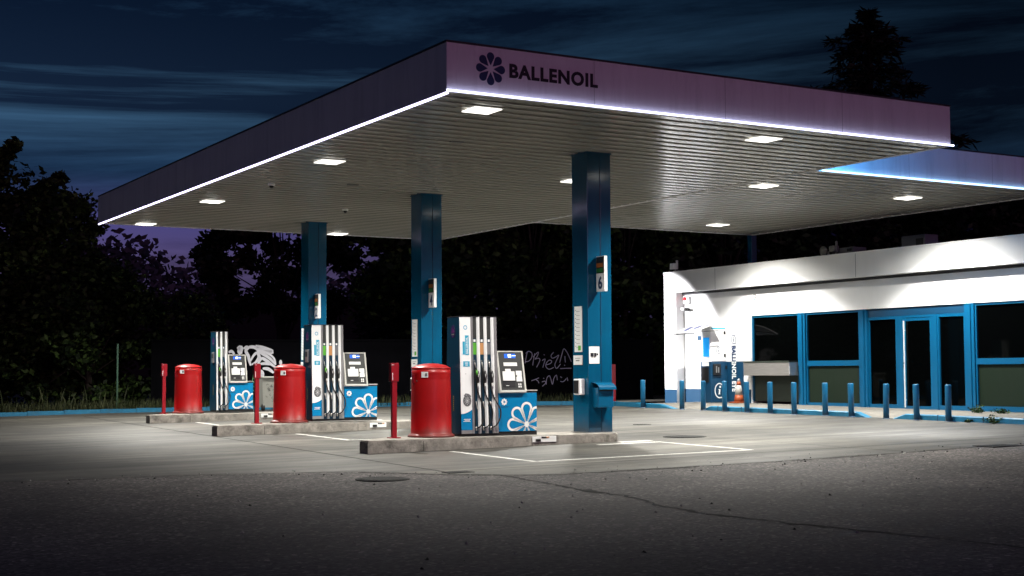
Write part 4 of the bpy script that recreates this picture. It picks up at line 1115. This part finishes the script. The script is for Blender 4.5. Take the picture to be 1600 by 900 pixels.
def broad_tree(label, x, y, h, r, seed, n=9000, leaf='leaf broad', size=.2, low=.12, clump=.30, ncl=60, group=None, name='tree', top=None):
    rnd = random.Random(seed); z0 = ground_z(x, y) + .05
    t = thing(name, label, 'tree', (x, y, z0), group, rnd.uniform(0, 0))
    tk = MB('bark'); hh = h * .45
    tk.tube([(0, 0, -.1), (rnd.uniform(-.1, .1), rnd.uniform(-.1, .1), hh * .5), (rnd.uniform(-.3, .3), rnd.uniform(-.3, .3), hh), (rnd.uniform(-.4, .4), rnd.uniform(-.4, .4), h * .8)], [r * .06, r * .045, r * .03, .03], 9)
    cl = []
    for k in range(ncl):
        u = rnd.random() ** .8; z = h * (low + (1 - low) * u)
        prof = (sin(pi * min(1, (u * .86 + .14)) ** 1.15)) ** .55
        rr = r * prof * rnd.uniform(.25, 1.0) ** .5; a = rnd.uniform(0, 2 * pi)
        c = Vector((rr * cos(a), rr * sin(a), z)); cl.append((c, r * clump * rnd.uniform(.6, 1.3)))
        if k % 4 == 0:
            zb_ = h * rnd.uniform(.18, .5); tk.tube([(0, 0, zb_), (c.x * .45, c.y * .45, zb_ + (z - zb_) * .6), (c.x, c.y, z)], [r * .014, r * .009, .008], 6)
    if top:
        for (dx, dz) in top:
            for q in range(4): cl.append((Vector((dx * (1 - .12 * q), rnd.uniform(-.3, .3), dz - q * .35)), .30 + .05 * q))
    tk.build('trunk', t)
    m = MB(leaf); leaf_cloud(m, cl, n, size, rnd, .8); m.build('crown', t)
    return t


def conifer(label, x, y, h, r, seed, z_first=.12, leaf='leaf needle', droop=.15, tiers=26, size=.22, name='conifer', power=1.0):
    rnd = random.Random(seed); z0 = ground_z(x, y)
    t = thing(name, label, 'tree', (x, y, z0)); tk = MB('bark').tube([(0, 0, -.1), (.1, 0, h * .5), (0, 0, h * .99)], [r * .07, r * .045, .03], 8)
    m = MB(leaf); vs = []; fs = []
    for k in range(tiers):
        u = k / (tiers - 1); z = h * (z_first + (1 - z_first) * u); R_ = r * (1 - u) ** power * rnd.uniform(.7, 1.1) + .15
        nb = rnd.randint(5, 8); a0 = rnd.uniform(0, 6)
        for b_ in range(nb):
            a = a0 + 2 * pi * b_ / nb + rnd.uniform(-.3, .3); Lb = R_ * rnd.uniform(.55, 1.12)
            tip = Vector((Lb * cos(a), Lb * sin(a), z - droop * Lb + rnd.uniform(-.2, .2) + .25 * Lb * (u > .8)))
            base = Vector((0, 0, z)); mid = base.lerp(tip, .5) + Vector((0, 0, .10 * Lb))
            tk.tube([base, mid, tip], [.05 * (1 - u) + .012, .03 * (1 - u) + .01, .006], 5)
            for q in range(int(26 + Lb * 34)):
                w = rnd.random() ** .75; p = base.lerp(mid, w * 2) if w < .5 else mid.lerp(tip, w * 2 - 1)
                sp = (1 - w) * .30 * Lb + .10; p = p + Vector((rnd.gauss(0, sp * .5), rnd.gauss(0, sp * .5), -abs(rnd.gauss(0, .13))))
                d = (Vector((cos(a), sin(a), 0)) * rnd.uniform(.2, 1) + Vector((rnd.gauss(0, .6), rnd.gauss(0, .6), rnd.gauss(-.2, .35)))).normalized()
                n2 = d.cross(Vector((rnd.gauss(0, 1), rnd.gauss(0, 1), rnd.gauss(0, 1)))).normalized(); s = size * rnd.uniform(.6, 1.5); o = len(vs)
                vs += [p, p + d * s * .5 + n2 * s * .1, p + d * s, p + d * s * .5 - n2 * s * .1]; fs.append((o, o + 1, o + 2, o + 3))
    m.add(vs, fs); tk.build('trunk', t); m.build('crown', t)
    return t


TG = 'dark trees behind the forecourt'
broad_tree('tallest dark broadleaf tree at the far left beyond the kerb', 7.6, 51.4, 8.6, 4.4, 11, 30000, top=[(2.0, 9.3), (1.0, 9.1), (3.6, 8.2)], group=TG, low=.0, size=.26)
broad_tree('dark leafy tree left of the farthest pump, below the canopy corner', 11.6, 48.6, 4.6, 2.5, 12, 18000, group=TG, low=.0, size=.24)
broad_tree('dark tree with hanging twigs right behind the far canopy corner', 10.6, 50.6, 7.4, 2.9, 22, 19000, group=TG, low=.0, size=.25)
broad_tree('dark leafy tree at the extreme left edge behind the verge', 3.8, 50.5, 7.2, 3.6, 13, 11000, group=TG, low=.0, size=.25)
broad_tree('low bushy tree behind the farthest red drum bin', 15.3, 49.5, 3.7, 2.0, 14, 7000, group=TG, low=.0)
broad_tree('spreading open pine crown seen between pillar 2 and the dark tree at left', 24.6, 64.2, 9.8, 4.4, 15, 24000, 'leaf dark', .36, .30, .22, 70, group=TG, name='pine_tree')
conifer('small pointed conifer between pillar 2 and pillar 4', 27.2, 57.4, 7.6, 2.3, 16, tiers=30, size=.3)
conifer('second pointed conifer close behind pillar 4', 28.9, 57.4, 6.9, 1.8, 26, tiers=24, size=.3)
for k, (x, y, h, r, lb) in enumerate([(25.4, 49.5, 9.2, 3.2, 'dense dark tree behind the wall right of pillar 4'), (29.0, 48.3, 9.6, 3.3, 'dense dark tree behind the violet graffiti left of pillar 6'), (32.6, 47.0, 9.4, 3.3, 'dense dark tree behind the slim pole right of pillar 6'),
                                    (36.0, 44.8, 9.0, 3.2, 'dense dark tree behind the left end of the shop roof'), (40.0, 42.5, 8.8, 3.4, 'dense dark tree rising behind the middle of the shop roof'), (44.2, 40.2, 8.6, 3.3, 'dense dark tree behind the roof units of the shop'), (48.2, 38.6, 8.1, 3.0, 'dense dark tree at the right edge behind the shop')]):
    broad_tree(lb, x, y, h, r, 30 + k, 15000, 'leaf broad' if k < 3 else 'leaf dark', .34, .0, .34, 80, group=TG)
for k, (x, y, h, r, lb) in enumerate([(30.5, 52.5, 9.5, 4, 'dark bushy tree in the second row, between pillar 4 and pillar 6'), (37.5, 51.5, 9.3, 4.2, 'dark bushy tree in the second row, behind the shop corner floodlight')]):
    broad_tree(lb, x, y, h, r, 50 + k, 9000, 'leaf dark', .5, .0, .36, 70, group=TG)
conifer('tall dark cedar with drooping tiers rising above the canopy at right', 44.6, 45.1, 16.8, 7.6, 60, z_first=.30, droop=.07, tiers=24, size=.42, name='cedar_tree', power=.85)
# far tree line
mf = MB('leaf far hazed'); rnd = random.Random(5); cl = []
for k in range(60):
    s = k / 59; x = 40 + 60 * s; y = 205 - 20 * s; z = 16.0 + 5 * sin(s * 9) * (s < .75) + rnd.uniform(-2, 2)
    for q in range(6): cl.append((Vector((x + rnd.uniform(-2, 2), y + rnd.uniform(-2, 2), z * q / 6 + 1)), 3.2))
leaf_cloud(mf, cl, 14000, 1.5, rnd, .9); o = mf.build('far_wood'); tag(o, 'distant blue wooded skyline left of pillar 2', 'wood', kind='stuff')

# rough grass and weeds on the verge
m = MB('grass blade'); rnd = random.Random(9); vs = []; fs = []
for k in range(9000):
    s = rnd.random()
    if s < .75: x = rnd.uniform(-2, 14); yk = 42.5 + (x - 2) * .08
    else: x = rnd.uniform(14, 25); yk = 43.1 - (x - 11) * .29 if x < 20 else 40.9 - (x - 20) * .86
    y = yk + .2 + abs(rnd.gauss(0, 1.3)); z = ground_z(x, y) + .04; h = rnd.uniform(.10, .38) * (2.3 if rnd.random() < .06 and x < 12 else 1)
    a = rnd.uniform(0, 6.3); w = .018; le = rnd.uniform(0, .4) * h; dx, dy = cos(a), sin(a); o = len(vs)
    vs += [(x - dy * w, y + dx * w, z), (x + dy * w, y - dx * w, z), (x + dx * le * .4, y + dy * le * .4, z + h * .6), (x + dx * le, y + dy * le, z + h)]
    fs += [(o, o + 1, o + 2), (o + 2, o + 1, o + 3)]
m.add(vs, fs); tag(m.build('grass'), 'rough dry grass along the back kerb', 'grass', kind='stuff')


def weed(label, x, y, z, h, seed, n=220, cat='plant', lf='leaf broad', sz=.055):
    rnd = random.Random(seed); t = thing('weed', label, cat, (x, y, z)); st = MB('stalk green'); m = MB(lf)
    cl = []
    for k in range(9):
        a = rnd.uniform(0, 6.3); r = h * 1.5 * rnd.random() ** .7; p = Vector((r * cos(a) * .7, r * sin(a), h * rnd.uniform(.35, 1) * (1 - .25 * r / h))); st.tube([(0, 0, -.02), p * .5 + Vector((0, 0, h * .12)), p], [.008, .006, .004], 5); cl.append((p, h * .42)); cl.append((p * .55, h * .40))
    leaf_cloud(m, cl, n, sz, rnd); st.build('stem', t); m.build('leaves', t); return t


weed('leafy weed on the pavement right of the shop door', 26.4, 23.35, ground_z(26.4, 23.3) + .09, .22, 1)
weed('small leafy weed on the pavement below the right hand green panel', 26.5, 22.75, ground_z(26.5, 22.7) + .09, .17, 2)
weed('weed growing at the foot of the blue kerb near the right edge', 24.3, 21.05, ground_z(24.3, 21) + .0, .20, 3)
weed('low weed tuft at the kerb between the last two bollards', 24.25, 21.75, ground_z(24.3, 21.7), .08, 4)
t = thing('tall_weed', 'tall pale green plant stalks rising behind the middle red drum', 'plant', (13.7, 33.3, .2)); st = MB('stalk green')
st.tube([(-.3, 0, 0), (.0, 0, 1.1), (.25, .02, 1.75)], [.02, .018, .01], 6).tube([(.05, 0, 0), (.05, 0, 1.2), (.0, .0, 1.75)], [.018, .014, .008], 6).tube([(.25, 0, 0), (.26, 0, 1.0), (.22, 0, 1.5)], [.018, .014, .01], 6); st.build('stem', t)
m = MB('stalk green'); leaf_cloud(m, [(Vector((.22, 0, 1.95)), .09), (Vector((.28, 0, 1.55)), .09), (Vector((.0, 0, 1.25)), .1)], 40, .14, random.Random(2)); m.build('leaves', t)
t = thing('tall_weed', 'drooping pale green leaves behind the red post by the grey bin', 'plant', (14.0, 39.2, .17)); st = MB('stalk green')
st.tube([(0, 0, 0), (.05, 0, .7), (.1, 0, 1.1)], [.02, .014, .008], 6); st.build('stem', t)
m = MB('stalk green')
for k in range(5): m.tube([(.1, 0, 1.1 - k * .12), (.16 + .02 * k, -.03, 1.0 - k * .12), (.2, -.04, .6 - k * .08)], [.012, .03, .004], 5)
m.build('leaves', t)

# ------------------------------------------------------------------ sky, sun, camera
w = bpy.data.worlds.new('World'); SC.world = w; w.use_nodes = True; N = w.node_tree.nodes; L_ = w.node_tree.links
bg = N['Background']; tc = N.new('ShaderNodeTexCoord')
SUN_EL, SUN_AZ = 5.0, 186.0                    # afterglow low behind the camera
sky = N.new('ShaderNodeTexSky'); sky.sky_type = 'NISHITA'; sky.sun_disc = False; sky.sun_elevation = R(SUN_EL); sky.sun_rotation = R(SUN_AZ)
sep = N.new('ShaderNodeSeparateXYZ'); L_.new(tc.outputs['Generated'], sep.inputs[0])
rp = N.new('ShaderNodeValToRGB'); cr = rp.color_ramp
cr.elements[0].position = 0.; cr.elements[0].color = (.019, .016, .040, 1)
cr.elements[1].position = .6; cr.elements[1].color = (.0022, .009, .026, 1)
for p, c in ((.075, (.023, .017, .044)), (.105, (.018, .016, .055)), (.14, (.007, .020, .046)), (.19, (.014, .036, .066)), (.25, (.0065, .020, .042)), (.34, (.0035, .015, .036))):
    e = cr.elements.new(p); e.color = (*c, 1)
L_.new(sep.outputs['Z'], rp.inputs[0])
mp = N.new('ShaderNodeMapping'); mp.inputs['Scale'].default_value = (1.35, 1.35, 11.5); mp.inputs['Location'].default_value = (3.1, 1.7, .2); L_.new(tc.outputs['Generated'], mp.inputs[0])
nz = N.new('ShaderNodeTexNoise'); nz.inputs['Scale'].default_value = 1.25; nz.inputs['Detail'].default_value = 10; nz.inputs['Roughness'].default_value = .66; nz.inputs['Distortion'].default_value = .45; L_.new(mp.outputs[0], nz.inputs['Vector'])
cl = N.new('ShaderNodeValToRGB'); cl.color_ramp.elements[0].position = .42; cl.color_ramp.elements[0].color = (.24, .23, .31, 1); cl.color_ramp.elements[1].position = .68; cl.color_ramp.elements[1].color = (2.1, 2.1, 2.05, 1); L_.new(nz.outputs['Fac'], cl.inputs[0])
mx = N.new('ShaderNodeMix'); mx.data_type = 'RGBA'; mx.blend_type = 'MULTIPLY'; mx.inputs[0].default_value = 1; L_.new(rp.outputs[0], mx.inputs[6]); L_.new(cl.outputs[0], mx.inputs[7])
# the eastern (right hand) sky is darker
dt = N.new('ShaderNodeVectorMath'); dt.operation = 'DOT_PRODUCT'; dt.inputs[1].default_value = (.864, -.503, 0); L_.new(tc.outputs['Generated'], dt.inputs[0])
mr = N.new('ShaderNodeMapRange'); mr.inputs[1].default_value = -.38; mr.inputs[2].default_value = .30; mr.inputs[3].default_value = 2.1; mr.inputs[4].default_value = .45; L_.new(dt.outputs['Value'], mr.inputs[0])
mr2 = N.new('ShaderNodeMapRange'); mr2.inputs[1].default_value = -.92; mr2.inputs[2].default_value = -.42; mr2.inputs[3].default_value = .25; mr2.inputs[4].default_value = 1; L_.new(dt.outputs['Value'], mr2.inputs[0])
mm2 = N.new('ShaderNodeMath'); mm2.operation = 'MULTIPLY'; L_.new(mr.outputs[0], mm2.inputs[0]); L_.new(mr2.outputs[0], mm2.inputs[1])
vm = N.new('ShaderNodeVectorMath'); vm.operation = 'SCALE'; L_.new(mx.outputs[2], vm.inputs[0]); L_.new(mm2.outputs[0], vm.inputs['Scale'])
ns = N.new('ShaderNodeVectorMath'); ns.operation = 'SCALE'; L_.new(sky.outputs[0], ns.inputs[0]); ns.inputs['Scale'].default_value = .00008
ad = N.new('ShaderNodeVectorMath'); ad.operation = 'ADD'; L_.new(vm.outputs[0], ad.inputs[0]); L_.new(ns.outputs[0], ad.inputs[1])
# magenta afterglow low in the sky behind the camera
gd = N.new('ShaderNodeVectorMath'); gd.operation = 'DOT_PRODUCT'; gd.inputs[1].default_value = (.08, -.985, .15); L_.new(tc.outputs['Generated'], gd.inputs[0])
gm = N.new('ShaderNodeMapRange'); gm.inputs[1].default_value = .1; gm.inputs[2].default_value = 1.; gm.inputs[3].default_value = 0; gm.inputs[4].default_value = 1; L_.new(gd.outputs['Value'], gm.inputs[0])
gp = N.new('ShaderNodeMath'); gp.operation = 'POWER'; gp.inputs[1].default_value = 3.6; L_.new(gm.outputs[0], gp.inputs[0])
gc = N.new('ShaderNodeVectorMath'); gc.operation = 'SCALE'; gc.inputs[0].default_value = (.17, .062, .135); L_.new(gp.outputs[0], gc.inputs['Scale'])
ad2 = N.new('ShaderNodeVectorMath'); ad2.operation = 'ADD'; L_.new(ad.outputs[0], ad2.inputs[0]); L_.new(gc.outputs[0], ad2.inputs[1])
L_.new(ad2.outputs[0], bg.inputs['Color']); bg.inputs['Strength'].default_value = 1.0

sd = bpy.data.lights.new('sun', 'SUN'); sd.energy = .08; sd.angle = R(14); sd.color = (1, .40, .78)
so_ = bpy.data.objects.new('sun', sd); COL.objects.link(so_)
az = R(SUN_AZ); el = R(SUN_EL); dv = Vector((sin(az) * cos(el), cos(az) * cos(el), sin(el)))
so_.rotation_euler = (-dv).to_track_quat('-Z', 'Y').to_euler()

cd = bpy.data.cameras.new('camera'); cam = bpy.data.objects.new('camera', cd); COL.objects.link(cam)
cd.sensor_width = 36; cd.lens = 2192.0 / 1600 * 36; cd.clip_end = 3000; cd.clip_start = .1
r_ = Vector((.86419667, -.5031329, -.00462551)); u_ = Vector((-.02659588, -.05485822, .99813989)); f_ = Vector((.50245077, .86246615, .06078955))
cam.matrix_world = Matrix(((r_.x, u_.x, -f_.x, 0), (r_.y, u_.y, -f_.y, 0), (r_.z, u_.z, -f_.z, 1.245), (0, 0, 0, 1)))
SC.camera = cam
SC.view_settings.view_transform = 'Standard'; SC.view_settings.look = 'None'; SC.view_settings.exposure = 0; SC.view_settings.gamma = 1
SC.render.engine = 'CYCLES'; SC.cycles.use_denoising = True
try: SC.cycles.denoiser = 'OPENIMAGEDENOISE'
except Exception: pass
SC.cycles.max_bounces = 8; SC.cycles.diffuse_bounces = 4; SC.cycles.glossy_bounces = 4; SC.cycles.sample_clamp_indirect = 6; SC.cycles.use_light_tree = True
